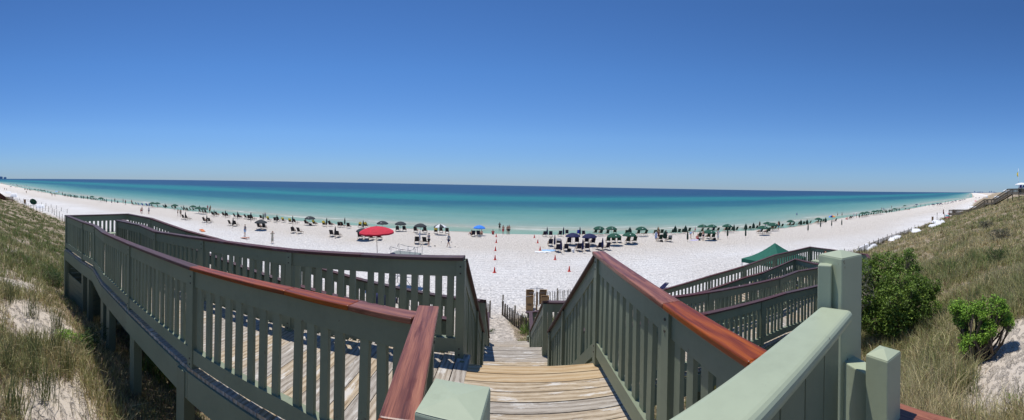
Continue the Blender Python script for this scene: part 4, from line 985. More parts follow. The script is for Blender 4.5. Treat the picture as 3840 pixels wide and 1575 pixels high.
for kind, word in (('open', 'open'), ('closed', 'closed'), ('rolled', 'rolled dark green')):
    for c in ('black', 'navy', 'green', 'white'):
        L_ = sorted([u for u in UMB if u['kind'] == kind and u['c'] == c and 'label' not in u], key=lambda u: u['px'])
        near = [u for u in L_ if plan(u['p']) < 125]
        for u in L_:
            if u in near:
                i = near.index(u)+1; nm = f'{word} {c}' if kind != 'rolled' else word
                u['ph'] = f'{ordinal(i)} {nm} umbrella'; u['label'] = (f'{nm} beach umbrella, {ordinal(i)} from left of the near ones' if len(near) > 1 else f'{nm} beach umbrella standing between two black chairs')
                u['grp'] = f'{nm} umbrellas on the near beach'
            else:
                side = 'left' if u['px'] < 1900 else 'right'; u['label'] = f'tiny {word} {c} umbrella in the distant rows far along the {side} beach'; u['grp'] = f'distant {word} {c} umbrellas on the {side}'
for u in UMB:
    rz = rnd.uniform(-.12, .12) ; put(u['o'], u['p'], rz, label=u['label'], group=u.get('grp'))
    u['o'].rotation_euler = (rnd.uniform(-.03, .03), rnd.uniform(-.03, .03), rz)
    if u['o'].name.startswith('beach_umb') or u['kind'] != 'open': pass

# ------------------------------------------------------------------ beach chairs
def chair(color, frame='teak', leaner=0):
    t = thing('beach_chair', None, 'chair'); f = MB()
    for s in (-.28, .28):
        f.tube((s, -.55, 0), (s, -.05, .38), .018, n=5); f.tube((s, -.56, 1.02), (s, -.18, .34), .017, n=5); f.tube((s, -.22, .33), (s, .75, .27), .018, n=5)
        f.tube((s, .70, .28), (s, .74, 0), .017, n=5); f.tube((s, .18, .30), (s, .12, 0), .016, n=5)
        f.box((s, -.02, .60), (.06, .56, .022)); f.tube((s, .22, .30), (s, .22, .60), .014, n=5)
    f.tube((-.28, -.55, 1.0), (.28, -.55, 1.0), .015, n=5); f.tube((-.28, .75, .27), (.28, .75, .27), .015, n=5); f.tube((-.28, -.50, .03), (.28, -.50, .03), .014, n=5)
    f.build('frame', frame, t)
    b = MB(); b.hexa([(-.255, -.195, .35), (-.255, -.215, .34), (-.255, -.555, .985), (-.255, -.535, 1.0), (.255, -.195, .35), (.255, -.215, .34), (.255, -.555, .985), (.255, -.535, 1.0)])
    b.hexa([(-.25, -.50, .93), (-.25, -.56, .90), (-.25, -.585, 1.0), (-.25, -.53, 1.03), (.25, -.50, .93), (.25, -.56, .90), (.25, -.585, 1.0), (.25, -.53, 1.03)])
    b.build('backrest', color, t)
    s = MB(); s.hexa([(-.255, -.20, .345), (.255, -.20, .345), (.255, -.20, .365), (-.255, -.20, .365), (-.255, .72, .285), (.255, .72, .285), (.255, .72, .305), (-.255, .72, .305)]); s.build('seat', color, t)
    return t
CHAIR = {k: chair(v) for k, v in dict(black='black_cloth', green='green_dark_cloth', navy='navy_chair', blue='royal_cloth').items()}
K = 'black'; chairs = [
 ('B', 720, 430, 'green'), ('B', 765, 435, 'green'), ('B', 890, 450, K), ('B', 945, 455, K), ('B', 1085, 465, K), ('B', 1150, 490, K), ('B', 1185, 497, K), ('B', 1250, 490, K), ('B', 1312, 495, K), ('B', 1110, 655, K), ('B', 1190, 668, K), ('B', 1440, 530, K), ('B', 1505, 545, K), ('B', 1550, 548, K), ('B', 1525, 718, K), ('B', 1625, 725, K), ('B', 1690, 590, K), ('B', 1765, 592, K), ('B', 1905, 605, K), ('B', 1980, 615, K), ('B', 2130, 632, K), ('B', 2215, 642, K), ('B', 2345, 650, K), ('B', 2405, 660, K), ('B', 2480, 665, K), ('B', 2035, 780, K), ('B', 2135, 790, K),
 ('B', 300, 402, 'blue'), ('B', 380, 402, 'blue'), ('B', 440, 402, 'blue'), ('B', 110, 380, 'navy'), ('B', 175, 380, 'navy'), ('B', 225, 388, 'blue'), ('B', 490, 422, 'navy'), ('B', 600, 422, 'navy'),
 ('C', 130, 435, K), ('C', 190, 445, K), ('C', 250, 455, K), ('C', 425, 448, K), ('C', 575, 485, 'blacky'), ('C', 700, 498, K), ('C', 765, 492, K), ('C', 868, 505, 'blacky'), ('C', 1000, 525, 'blacky'), ('C', 1105, 535, K), ('C', 390, 635, K), ('C', 485, 643, K), ('C', 1055, 715, K), ('C', 1180, 725, K), ('C', 1320, 560, K), ('C', 1478, 565, 'blacky'), ('C', 1670, 583, 'blacky'), ('C', 1795, 583, K), ('C', 1970, 602, K), ('C', 2040, 602, K), ('C', 2155, 622, K), ('C', 1825, 785, K), ('C', 1950, 797, K),
 ('D', 158, 500, 'blacky'), ('D', 275, 500, 'blacky'), ('D', 160, 728, K), ('D', 290, 728, K), ('D', 390, 748, 'blacky'), ('D', 545, 745, K), ('D', 900, 583, K), ('D', 1038, 580, K), ('D', 1260, 600, K), ('D', 1450, 605, K), ('D', 1660, 622, 'blacky'), ('D', 1885, 622, K), ('D', 1283, 822, K), ('D', 1452, 830, K), ('D', 1765, 600, K),
 ('E', 120, 385, 'navy'), ('E', 195, 388, 'navy'), 
 ('F', 220, 577, 'navy'), ('F', 342, 580, 'navy'), ('F', 525, 572, 'navy'), ('F', 665, 545, 'navy'), ('F', 890, 545, 'blue'), ('F', 997, 560, 'navy'), ('F', 335, 762, 'navy'), ('F', 495, 745, 'navyw'), ('F', 705, 733, 'navy'), ('F', 862, 725, 'navy'), ('F', 478, 878, 'navy'), ('F', 645, 862, 'navy'), ('F', 895, 862, 'navy'), ('F', 1065, 855, 'navy'), ('F', 1052, 722, 'navy'), ('F', 1175, 737, 'navy'), ('F', 1295, 838, 'navy'), ('F', 1455, 838, 'navy'),
 ('F', 1225, 530, 'green'), ('F', 1332, 537, 'green'), ('F', 1462, 545, 'green'), ('F', 1615, 522, 'green'), ('F', 1480, 700, 'green'), ('F', 1590, 693, 'green'), ('F', 1700, 693, 'green'), ('F', 1875, 705, 'green'), ('F', 2000, 702, 'green'), ('F', 2072, 547, 'green'), ('F', 2212, 553, 'green'), ('F', 1850, 545, 'green'),
 ('G', 85, 652, 'green'), ('G', 215, 642, 'green'), ('G', 425, 632, 'green'), ('G', 555, 627, 'green'), ('G', 640, 622, 'green'), ('G', 752, 602, 'green'), ('G', 185, 772, 'green'), ('G', 372, 782, 'greeng'), ('G', 1000, 607, 'green'), ('G', 1112, 602, 'green'), ('G', 1232, 592, 'navy'), ('G', 1322, 592, 'green'), ('G', 962, 722, 'green'), ('G', 1135, 722, 'green'), ('G', 1228, 732, 'green'), ('G', 1482, 582, 'green'), ('G', 1542, 582, 'green'), ('G', 1602, 582, 'green'), ('G', 1690, 577, 'green'), ('G', 1855, 552, 'green'), ('G', 1957, 547, 'green'), ('G', 2003, 547, 'green'), ('G', 2092, 547, 'green'), ('G', 2172, 622, 'green'), ('G', 2292, 627, 'green'), ('G', 2400, 552, 'green'), ('G', 2450, 552, 'green'),
 ('H', 272, 820, 'green'), ('H', 418, 792, 'green'), ('H', 490, 797, 'green'), ('H', 60, 850, 'green'), ('H', 140, 845, 'green'), ('H', 5, 925, 'green'), ('H', 590, 772, 'green'), ('H', 625, 777, 'green'), ('H', 702, 772, 'green'), ('H', 745, 757, 'green'), ('H', 820, 757, 'green'), ('H', 975, 738, 'green'), ('H', 1030, 733, 'green'), ('H', 1078, 722, 'green'), ('H', 1115, 717, 'green'), ('H', 1330, 707, 'green'), ('H', 1610, 655, 'navy'), ('H', 1645, 650, 'navy'), ('H', 1850, 612, 'green'), ('H', 1890, 607, 'green'), ('H', 1930, 602, 'green'), ('H', 1970, 597, 'green'), ('H', 2030, 577, 'green'), ('H', 2080, 572, 'green'), ('H', 2130, 572, 'green'), ('H', 2170, 552, 'green'), ('H', 2212, 547, 'green'), ('H', 2260, 542, 'green'), ('H', 2320, 530, 'green'), ('H', 2362, 522, 'green'), ('H', 2410, 512, 'green'), ('H', 2452, 502, 'green'), ('H', 2500, 497, 'green'),
 ('A', 1250, 505, 'green'), ('A', 1285, 517, 'green'), ('A', 1345, 527, 'green'), ('A', 1410, 530, 'green'), ('A', 1432, 533, 'green'), ('A', 1500, 542, 'green'), ('A', 1550, 545, 'green'), ('A', 1615, 552, 'green'), ('A', 1665, 562, 'green'), ('A', 1690, 562, 'green'), ('A', 1740, 568, 'green'), ('A', 1770, 570, 'green'), ('A', 1812, 590, 'green'), ('A', 1862, 590, 'green'), ('A', 1905, 602, 'green'), ('A', 1937, 600, 'green'), ('A', 2012, 617, 'green'), ('A', 2052, 614, 'green'), ('A', 2090, 627, K), ('A', 650, 402, 'green'), ('A', 715, 417, 'green'), ('A', 760, 437, 'green'), ('A', 840, 440, 'green'), ('A', 900, 442, 'green'), ('A', 995, 462, K), ('A', 1018, 464, K), ('A', 1080, 482, 'navy'), ('A', 1110, 485, 'navy'), ('A', 1142, 484, 'navy'), ('A', 490, 388, 'green'), ('A', 512, 388, 'green'), ('A', 558, 397, 'green'), ('A', 590, 402, 'green'), ('A', 610, 404, 'green'), ('A', 310, 342, K), ('A', 340, 344, K), ('A', 380, 328, K), ('A', 410, 323, K),
 ('I', 110, 715, 'navy'), ('I', 150, 745, 'navy'), ('I', 190, 748, 'navy'), ('I', 215, 750, 'navy'), ('I', 290, 700, 'navy'), ('I', 325, 702, 'navy'), ('I', 605, 675, 'navy'), ('I', 635, 674, 'navy'), ('I', 680, 672, 'navy'), ('I', 715, 670, 'navy'), ('I', 765, 668, 'navy'), ('I', 950, 618, 'navy'), ('I', 990, 612, 'navy'), ('I', 1070, 592, 'navy')]
def towel(cloth, parent_p, rz, label):
    t = MB(); t.hexa([(-.27, -.52, 1.02), (-.27, -.60, .98), (-.27, -.60, 1.035), (-.27, -.52, 1.05), (.27, -.52, 1.02), (.27, -.60, .98), (.27, -.60, 1.035), (.27, -.52, 1.05)])
    t.hexa([(-.26, -.50, .62+.1), (-.26, -.53, .62+.1), (-.26, -.61, 1.03), (-.26, -.58, 1.04), (.26, -.50, .66), (.26, -.53, .66), (.26, -.61, 1.03), (.26, -.58, 1.04)])
    t.hexa([(-.25, -.33, .70), (-.25, -.36, .70), (-.25, -.53, 1.03), (-.25, -.50, 1.03), (.25, -.33, .62), (.25, -.36, .62), (.25, -.53, 1.03), (.25, -.50, 1.03)])
    o = t.build('towel', cloth); o.location = parent_p; o.rotation_euler = (0, 0, rz); tag(o, label, 'towel', group='towels draped over chairs'); return o
CH_ = []
for r, x, y, c in chairs:
    p = gp_(r, x, y-8); base = {'blacky': 'black', 'navyw': 'navy', 'greeng': 'green'}.get(c, c)
    rz = rnd.gauss(0, .16)+(.10 if p.x < 0 else -.05); CH_.append(dict(p=p, c=base, rz=rz, px=px(r, x, y)[0], t={'blacky': 'yellow', 'navyw': 'white', 'greeng': 'grey'}.get(c)))
near_u = [u for u in UMB if plan(u['p']) < 125 and u['kind'] in ('open', 'closed')]
for u in near_u: u['list'] = []
for c in CH_:
    if plan(c['p']) < 118:
        u = min(near_u, key=lambda u: (u['p']-c['p']).length); c['u'] = u; u['list'].append(c)
sp_names = {'black and white striped': 'black and white umbrella', 'bright blue': 'bright blue umbrella', 'rainbow': 'rainbow umbrella'}
for u in near_u:
    L_ = sorted(u['list'], key=lambda c: c['px']); n = len(L_)
    ph = u.get('ph') or next((v for k, v in sp_names.items() if u['label'].startswith(k)), 'closed white umbrella')
    if 'ph' in u: ph = u['ph']+' from left'
    for i, c in enumerate(L_):
        pos = 'lone' if n == 1 else ('left' if i == 0 else 'right') if n == 2 else ('leftmost', 'middle', 'rightmost')[i] if n == 3 else ordinal(i+1)
        c['label'] = f"{c['c']} beach chair, {pos} one beside the {ph}"; c['ph'] = f'{pos} chair by the {ph}'
for c in CH_:
    k = c['c']; o = clone(CHAIR, k); far = 'label' not in c
    side = 'left' if c['px'] < 1900 else 'right'
    lab = c.get('label') or f"small {k} beach chair in the distant rows far along the {side} shore"
    s_ = rnd.uniform(.96, 1.04)
    put(o, c['p'], c['rz'], label=lab, group=(f'{k} beach chairs facing the water' if not far else f'distant {k} beach chairs on the {side}')); o.scale = (s_, s_, s_)
    if c['t'] and not far: towel(c['t']+'_cloth', c['p'], c['rz'], f"{c['t']} towel over the {c['ph']}")
# people sitting in chairs (some under umbrellas)
SITP = {}
def sitter(key, **kw):
    if key not in SITP: SITP[key] = person('sit', **kw); return SITP[key]
    return copy_tree(SITP[key])
sit_px = [(555, 'a'), (768, 'b'), (807, 'c'), (838, 'b'), (895, 'a'), (974, 'b'), (992, 'd'), (1096, 'c'), (1150, 'a'), (1180, 'b'), (1216, 'c'), (1240, 'a'), (1273, 'b'), (1350, 'd'), (1372, 'a'), (1490, 'c'), (1516, 'b'), (1560, 'a'), (1634, 'd'), (2063, 'd'), (2133, 'b'), (2163, 'c'), (2222, 'a'), (2253, 'b'), (2302, 'c'), (2355, 'a'), (2620, 'a'), (2655, 'c'), (2720, 'b'), (2850, 'd'), (2873, 'a'), (2960, 'b'), (2975, 'a'), (3065, 'c'), (342, 'b'), (352, 'a')]
outf = {'a': dict(skin_m='skin_tan', bottom='navy_cloth', hair='hair_dark'), 'b': dict(skin_m='skin_light', bra='black_cloth', bottom='black_cloth', hair='hair_blond', leg=.2), 'c': dict(skin_m='skin_tan', top='white_cloth', bottom='khaki_cloth', hair='hair_grey'), 'd': dict(skin_m='skin_tan', top='lightblue_cloth', bottom='grey_cloth', hair='hair_dark', hat='tan_cloth')}
desc = {'a': 'bare chested man in dark shorts', 'b': 'blond woman in a black swimsuit', 'c': 'grey haired person in a white shirt', 'd': 'person in a light blue shirt and hat'}
taken = set()
for x, k in sit_px:
    cand = [c for c in CH_ if id(c) not in taken]; c = min(cand, key=lambda c: abs(c['px']-x)); taken.add(id(c))
    o = sitter(k, **outf[k]); lab = f"{desc[k]} on the {c['ph']}" if 'ph' in c else f'{desc[k]} on a distant chair far left'
    lab = ' '.join(lab.split()[:16]); put(o, c['p'], c['rz'], dz=-.03, label=lab, group=None if 'ph' in c else 'people on the distant chairs')

# ------------------------------------------------------------------ standing and walking people
def stand(r, x, yf, rz, label, group=None, pose='stand', dz=0, h=1.72, **kw):
    p = gp_(r, x, yf); o = person(pose, height=h, **kw); put(o, p, rz, dz, label, group); return o
stand('B', 2318, 978, 2.9, 'elderly man in a grey sweatshirt and blue shorts on the sand beside the orange board', top='grey_cloth', bottom='lightblue_cloth', hair='hair_grey', hat='khaki_cloth', leg=.9)
stand('C', 640, 915, .6, 'blond woman in a long beige dress raising both hands to her face', pose='photo', dress='dress_cloth', hair='hair_blond', h=1.66)
stand('D', 1522, 862, 2.4, 'man in a cap, grey shirt and black shorts beside the black chairs', pose='fold', top='grey_light', bottom='black_cloth', hat='grey_cloth', leg=.9)
stand('D', 1915, 875, 2.2, 'man in a light grey shirt and navy shorts walking on the sand', pose='walk', top='grey_light', bottom='navy_cloth', hat='khaki_cloth', hair='hair_grey')
stand('E', 470, 297, 0, 'tanned man in black shorts standing in the shallow water', pose='fold', skin_m='skin_dark', bottom='black_cloth', dz=-.05, h=1.8, leg=.95)
stand('E', 516, 350, 0, 'person in bright red shorts at the water edge seen from behind', skin_m='skin_tan', bottom='red_cloth', h=1.72, leg=.95)
stand('E', 573, 351, .4, 'woman in a black swimsuit at the water edge', skin_m='skin_tan', bra='black_cloth', bottom='black_cloth', leg=.2, h=1.64)
stand('E', 594, 351, -.4, 'taller tanned person close behind the woman in the black swimsuit', skin_m='skin_tan', bottom='charcoal_cloth', h=1.78)
stand('E', 382, 350, 0, 'person in a red shirt sitting on the sand near the first cone', pose='ground', skin_m='skin_tan', top='red_cloth', bottom='darkred_cloth')
stand('E', 232, 352, .4, 'person sitting on the sand in the shade of the bright blue umbrella', pose='ground', skin_m='skin_light', bottom='darkred_cloth')
stand('E', 100, 358, .9, 'person lounging on the sand left of the bright blue umbrella', pose='ground', skin_m='skin_light', bottom='navy_cloth')
stand('B', 275, 538, .3, 'shirtless man in dark red shorts on the sand at the left', skin_m='skin_tan', bottom='darkred_cloth', pose='walk')
stand('B', 252, 522, .2, 'small child walking behind the shirtless man on the left', skin_m='skin_tan', bottom='pink_cloth', h=1.15)
stand('B', 412, 543, .3, 'person in a white shirt walking along the sand on the left', top='white_cloth', bottom='grey_cloth', hat='white_cloth')
stand('B', 985, 585, -.6, 'slim person with one hand raised on the sand beneath the green umbrellas', pose='photo', skin_m='skin_tan', bottom='khaki_cloth', leg=.5)
stand('B', 1040, 597, .5, 'person in a khaki swimsuit beside the one with a hand raised', skin_m='skin_tan', top='khaki_cloth', bottom='khaki_cloth', sleeve=.1)
stand('B', 1578, 458, .1, 'person in a pink top wading at the water edge on the left', skin_m='skin_tan', top='pink_cloth', bottom='grey_cloth', dz=-.2)
stand('B', 1632, 460, .1, 'person in a tan top wading next to the one in pink', skin_m='skin_tan', top='tan_cloth', bottom='black_cloth', dz=-.2)
stand('B', 1617, 530, .1, 'person in dark shorts at the water edge in front of the two waders', skin_m='skin_tan', bottom='black_cloth')
stand('B', 72, 352, .1, 'distant person standing behind the blue chairs at the left', skin_m='skin_tan', bottom='black_cloth')
stand('A', 2275, 640, .1, 'dark figure in black standing at the water edge on the left', skin_m='skin_dark', top='black_cloth', bottom='black_cloth')
stand('A', 2440, 650, .1, 'pale figure in a grey shirt at the water edge on the left', top='grey_light', bottom='grey_cloth')
stand('A', 2485, 682, .1, 'dark haired figure walking on the sand by the water at left', skin_m='skin_dark', top='darkred_cloth', bottom='black_cloth', pose='walk')
stand('A', 2325, 640, .1, 'dark haired person sitting by the water beside the figure in black', pose='ground', skin_m='skin_dark', top='black_cloth')
stand('C', 497, 440, .2, 'woman in a grey shirt standing behind the second black closed umbrella', top='grey_light', bottom='grey_cloth', hair='hair_blond', h=1.6)
stand('G', 795, 718, -1.9, 'woman in a blue swimsuit bending forward near the rolled umbrella', pose='bend', top='lightblue_cloth', bottom='lightblue_cloth', sleeve=.02, leg=.1)
stand('G', 883, 583, .3, 'child in a white top at the water edge behind the bending woman', top='white_cloth', bottom='pink_cloth', h=1.15)
stand('G', 1042, 758, 0, 'bare shouldered woman in dark blue swim shorts seen from behind', skin_m='skin_light', bottom='navy_cloth', bra='orange_cloth', hair='hair_blond', leg=.35)
stand('G', 1337, 730, .2, 'person in a long white robe beside the bags on the sand', dress='white_cloth', hair='hair_dark', skin_m='skin_tan')
stand('G', 158, 708, .1, 'person in a straw hat and dark red wrap beside the striped board', top='tan_cloth', dress='darkred_cloth', hat='tan_cloth', skin_m='skin_tan')
stand('G', 305, 762, .3, 'dark haired person behind the broad folded green umbrella', skin_m='skin_tan', top='grey_cloth', bottom='black_cloth', pose='hips')
stand('G', 935, 722, -.2, 'pale person with bare back sitting beside the front green umbrella', pose='ground', skin_m='skin_light', bottom='pink_cloth')
stand('G', 2160, 505, .1, 'person in black leaning at the water edge on the right', skin_m='skin_tan', top='black_cloth', bottom='black_cloth')
stand('G', 2275, 520, .1, 'person in a white shirt and hat behind the green umbrellas', top='white_cloth', bottom='white_cloth', hat='white_cloth')
stand('G', 2530, 500, .1, 'shirtless person at the water edge behind the green umbrellas on the right', skin_m='skin_tan', bottom='black_cloth')
stand('H', 205, 860, .1, 'person standing behind the broad folded umbrella on the right', skin_m='skin_tan', bottom='teal_cloth')
o = person('wade', top='royal_cloth', bottom='royal_cloth', hair='hair_grey', skin_m='skin_tan'); q = at_drop(*px('H', 573, 563), EYE-SEA); put(o, q, .3, -.75, 'lone swimmer in a blue top standing waist deep in the sea')
for (x, y, h, lb) in ((1380, 580, 1.5, 'child wading in the shallows behind the rainbow umbrella'), (1467, 585, 1.7, 'adult in dark shorts wading in the shallows right of the rainbow umbrella')):
    o = person('stand', skin_m='skin_tan', bottom='black_cloth', height=h); q = at_drop(*px('H', x, y), EYE-SEA); put(o, q, .3, -.2, lb)
stand('H', 1700, 625, .1, 'left of two people in white shirts and hats by the water', top='white_cloth', bottom='white_cloth', hat='white_cloth')
stand('H', 1752, 620, .1, 'right of two people in white shirts and hats by the water', top='white_cloth', bottom='grey_cloth', hat='white_cloth')
stand('H', 1568, 655, .1, 'shirtless person sitting on the sand near the two in white', pose='ground', skin_m='skin_light', bottom='pink_cloth')
stand('H', 2293, 485, .1, 'distant person in a blue shirt standing behind the long green canopy row', top='royal_cloth', bottom='royal_cloth')
stand('H', 2450, 430, .1, 'distant person in black shorts at the water edge on the right', skin_m='skin_tan', bottom='black_cloth', pose='wade')
far1 = None
for (r, x, y) in (('A', 90, 388), ('A', 130, 392), ('A', 523, 455), ('A', 1335, 532), ('A', 1030, 512), ('A', 1090, 514), ('A', 1167, 458), ('A', 492, 318), ('A', 528, 318), ('A', 575, 345), ('A', 430, 322), ('H', 2255, 475), ('I', 745, 640), ('I', 860, 620), ('I', 1040, 605), ('I', 820, 628)):
    p = gp_(r, x, y); side = 'left' if p.x < 0 else 'right'
    if far1 is None: far1 = person('walk', skin_m='skin_tan', bottom='black_cloth'); o = far1
    else: o = copy_tree(far1)
    put(o, p, rnd.uniform(0, 6), label=f'tiny distant bather in dark shorts far along the {side} beach', group=f'distant bathers on the {side}')
# man on the bench of the right landing
o = person('sit', top='lightblue_cloth', bottom='navy_cloth', hair='hair_dark', skin_m='skin_tan'); q = at_dist(3106, 960, 15.0)
put(o, (q.x, q.y, LZ-.05), 2.6, label='dark haired man in a light blue shirt sitting on the landing bench'); 

# ------------------------------------------------------------------ cones, boards, bags, towels
def cone():
    t = thing('traffic_cone', None, 'cone'); b = MB(); b.box((0, 0, .012), (.30, .30, .024)); b.build('base', 'cone_orange', t)
    c = MB(); c.lathe([(.115, .024), (.10, .10), (.035, .50), (.03, .52), (.012, .52)], 20); c.build('shell', 'cone_orange', t, smooth=True); return t
c0 = None
cl_ = [(425, 385), (426, 463), (415, 567), (410, 687), (403, 856)]; cr_ = [(929, 397), (974, 465), (1005, 563), (1203, 686), (1390, 840)]
for side, L_ in (('left', cl_), ('right', cr_)):
    for i, (x, y) in enumerate(L_):
        o = cone() if c0 is None else copy_tree(c0); c0 = c0 or o
        put(o, gp_('E', x, y-2), rnd.uniform(0, 1), label=f'red cone, {ordinal(i+1)} from the water in the {side} line', group=f'red cones in the {side} line')
def simple(name, mb, m, p, rz, label, cat, group=None, smooth=None):
    o = mb.build(name, m, smooth=smooth); o.location = p; o.rotation_euler = (0, 0, rz); return tag(o, label, cat, group)
def sandboard(p, rz, label):
    t = thing('cornhole_board', label, 'game board', p, rz); b = MB(); b.hexa([(-.3, -.6, .03), (.3, -.6, .03), (.3, -.6, .08), (-.3, -.6, .08), (-.3, .6, .22), (.3, .6, .22), (.3, .6, .28), (-.3, .6, .28)]); b.build('deck', 'orange_cloth', t)
    
    for sx in (-.26, .26): l = MB(); l.box((sx, .5, .12), (.04, .06, .24)); l.build('leg', 'orange_cloth', t)
    h = MB(); h.lathe([(.085, 0), (.075, .006), (.001, .006)], 16); ho = h.build('hole', 'rubber', t); ho.location = (0, .35, .255); ho.rotation_euler = (.165, 0, 0)
sandboard(gp_('B', 1475, 885), 1.25, 'orange board lying flat on the sand left of the black chairs')
sandboard(gp_('B', 2320, 1030), -1.6, 'orange sloping board on the sand in front of the elderly man')
def blob(sx, sy, sz, n=12, jit=.12):
    b = MB(); b.lathe([(.001, 0), (.9, .05), (1, .4), (.85, .8), (.4, 1.0), (.001, 1.02)], n, mod=lambda i, r, z: (r*(1+jit*math.sin(i*2.3)), z)); b.v = [(x*sx, y*sy, z*sz) for x, y, z in b.v]; return b
def bag(r, x, y, m, s, label):
    p = gp_(r, x, y); t = thing('beach_bag', label, 'bag', p, rnd.uniform(0, 3)); b = MB(); b.box((0, 0, s*.45), (s*1.2, s*.6, s*.9), taper=.88); bevel(b.build('body', m, t), .03, 2)
    h = MB(); pts = [Vector((s*.35*math.cos(a), 0, s*.85+s*.35*math.sin(a))) for a in [math.pi*k/8 for k in range(9)]]; h.path(pts, .012); h.build('handle', m, t)
bag('F', 708, 862, 'black_cloth', .42, 'black cooler bag standing between two navy chairs in the front row')
bag('F', 785, 878, 'white_cloth', .40, 'white bag with dark trim on the sand by the front navy chairs')
bag('D', 1400, 570, 'black_cloth', .35, 'black bag on the sand beneath a black umbrella')
bag('C', 1395, 560, 'black_cloth', .45, 'dark box bag between two chairs under the umbrella marked with a ring')
bag('G', 1265, 745, 'black_cloth', .40, 'black beach bag right of the front green umbrella')
bag('G', 965, 752, 'green_cloth', .25, 'small green bag beside the person sitting on the sand')
bag('G', 215, 780, 'rubber', .35, 'dark round bag beside the folded green chair')
def ground_towel(r, x, y, w_, l_, m, label, rz=0):
    p = gp_(r, x, y); b = MB(); n = 8
    for i in range(n):
        for j in range(n):
            q = []
            for (a, c) in ((i, j), (i+1, j), (i+1, j+1), (i, j+1)):
                xx = (a/n-.5)*w_; yy = (c/n-.5)*l_; q.append((xx, yy, .03+.015*math.sin(a*2.1+c)+.01*math.sin(c*3.3)))
            b0 = len(b.v); b.v.extend(q); b.face((b0, b0+1, b0+2, b0+3), [(0, 0)]*4)
    o = simple('beach_towel', b, m, p, rz, label, 'towel'); md = o.modifiers.new('s', 'SOLIDIFY'); md.thickness = .012; return o
ground_towel('F', 310, 845, 1.7, 1.1, 'lightblue_cloth', 'light blue patterned towel spread on the sand left of the navy chairs')
ground_towel('F', 185, 872, 1.9, .9, 'white_cloth', 'white towel spread on the sand next to the blue one')
ground_towel('G', 880, 745, 1.6, 1.0, 'lilac_cloth', 'lilac towel on the sand in front of the bending woman')
sb = MB(); sb.box((0, 0, .03), (.09, .25, .03)); sb.box((.14, .03, .03), (.09, .25, .03)); simple('flip_flops', sb, 'rubber', gp_('F', 260, 892), .8, 'dark flip flops lying on the sand beside the white towel', 'sandals')
# bodyboard
bo = MB(); prof = [(-.22, 0), (-.27, .3), (-.26, .8), (-.18, 1.05), (0, 1.15), (.18, 1.05), (.26, .8), (.27, .3), (.22, 0)]
b0 = len(bo.v); bo.v.extend([(x, 0, z) for x, z in prof]+[(x, .06, z) for x, z in prof]); n = len(prof); bo.face(tuple(range(n)), [(0, 0)]*n); bo.face(tuple(reversed(range(n, 2*n))), [(0, 0)]*n)
for i in range(n): bo.face((i, (i+1) % n, n+(i+1) % n, n+i), [(0, 0)]*4)
t = thing('bodyboard', 'blue and white striped bodyboard standing upright in the sand', 'bodyboard', gp_('G', 108, 720), .4); bo.build('board', 'white_plastic', t)
sp2 = MB(); sp2.box((-.13, -.012, .55), (.09, .012, .9)); sp2.box((.13, -.012, .55), (.09, .012, .9)); sp2.build('stripe', 'blue_cloth', t)
# small side tables
def side_table(p, label):
    t = thing('side_table', label, 'table', p, .3); b = MB(); b.box((0, 0, .42), (.38, .38, .025)); b.build('table_top', 'teak', t)
    
    for sx in (-1, 1):
        for sy in (-1, 1): l = MB(); l.tube((sx*.16, sy*.14, 0), (-sx*.16, -sy*.14, .41), .013, n=5); l.build('leg', 'teak', t)
side_table(gp_('D', 1368, 822), 'small wooden side table between the two front black chairs'); side_table(gp_('F', 965, 852), 'folding wooden side table left of a front navy chair'); side_table(gp_('F', 1375, 838), 'folding wooden side table under the rightmost closed navy umbrella')
side_table(gp_('G', 120, 768), 'low wooden table beside the striped bodyboard')
for (x, y) in ((1770, 782), (1633, 863), (1650, 866), (1972, 788), (1932, 805), (2045, 882)):
    s = MB(); s.lathe([(.001, 0), (.045, .01), (.06, .05), (.045, .09), (.001, .1)], 10); p = gp_('D', x, y)
    simple('ball', s, 'rubber', p, 0, 'small dark ball lying on the sand near the two men', 'ball', 'balls scattered on the sand', True)

# ------------------------------------------------------------------ lifeguard platform with the large red umbrella
g = at_dist(1520, 950, 27.0); yaw = -.12; zt = 2.55
t = thing('lifeguard_platform', 'grey raised lifeguard platform with curved metal handrails on the sand', 'platform', (g.x, g.y, hz(g.x, g.y)), yaw)
b = MB(); b.box((0, 0, zt-.12), (2.1, 1.5, .24)); plain('grey_deck', (.22, .25, .235), .7); b.build('deck', 'grey_deck', t)
b = MB()
for sx in (-.95, .95):
    for sy in (-.65, .65): b.tube((sx, sy, 0), (sx*.9, sy*.9, zt-.2), .028)
b.tube((-.95, -.65, .1), (.9, -.6, zt-.3), .02); b.tube((.95, -.65, .1), (-.9, -.6, zt-.3), .02); b.tube((-.95, -.65, .9), (.95, -.65, .9), .02); b.build('leg_frame', 'steel', t)
for sy in (-.72, .72):
    b = MB(); tp = [Vector((-1.05, sy, zt+.32)), Vector((-.95, sy, zt+.55)), Vector((-.6, sy, zt+.50)), Vector((0, sy, zt+.42)), Vector((.7, sy, zt+.42)), Vector((.95, sy, zt+.50)), Vector((1.05, sy, zt+.72)), Vector((1.12, sy, zt+.55)), Vector((1.12, sy, zt-.1))]
    b.path(tp, .02)
    for x in (-.9, -.1, .7): b.tube((x, sy, zt-.1), (x, sy, zt+.45), .016)
    b.build('handrail', 'steel', t)
b = MB()
for k in range(7): b.tube((-.75, -.72-.12*k, zt-.1-.38*k), (-.35, -.72-.12*k, zt-.1-.38*k), .018)
b.tube((-.75, -.65, zt), (-.75, -1.55, 0), .022); b.tube((-.35, -.65, zt), (-.35, -1.55, 0), .022); b.build('ladder', 'steel', t)
ru = canopy_open('red_cloth', r=1.40, top=2.08, drop=.42, n=8, pole_m='brown_wood', polez=0, valance=.12); ru['label'] = 'large red open umbrella fixed on the grey lifeguard platform'; ru['category'] = 'umbrella'
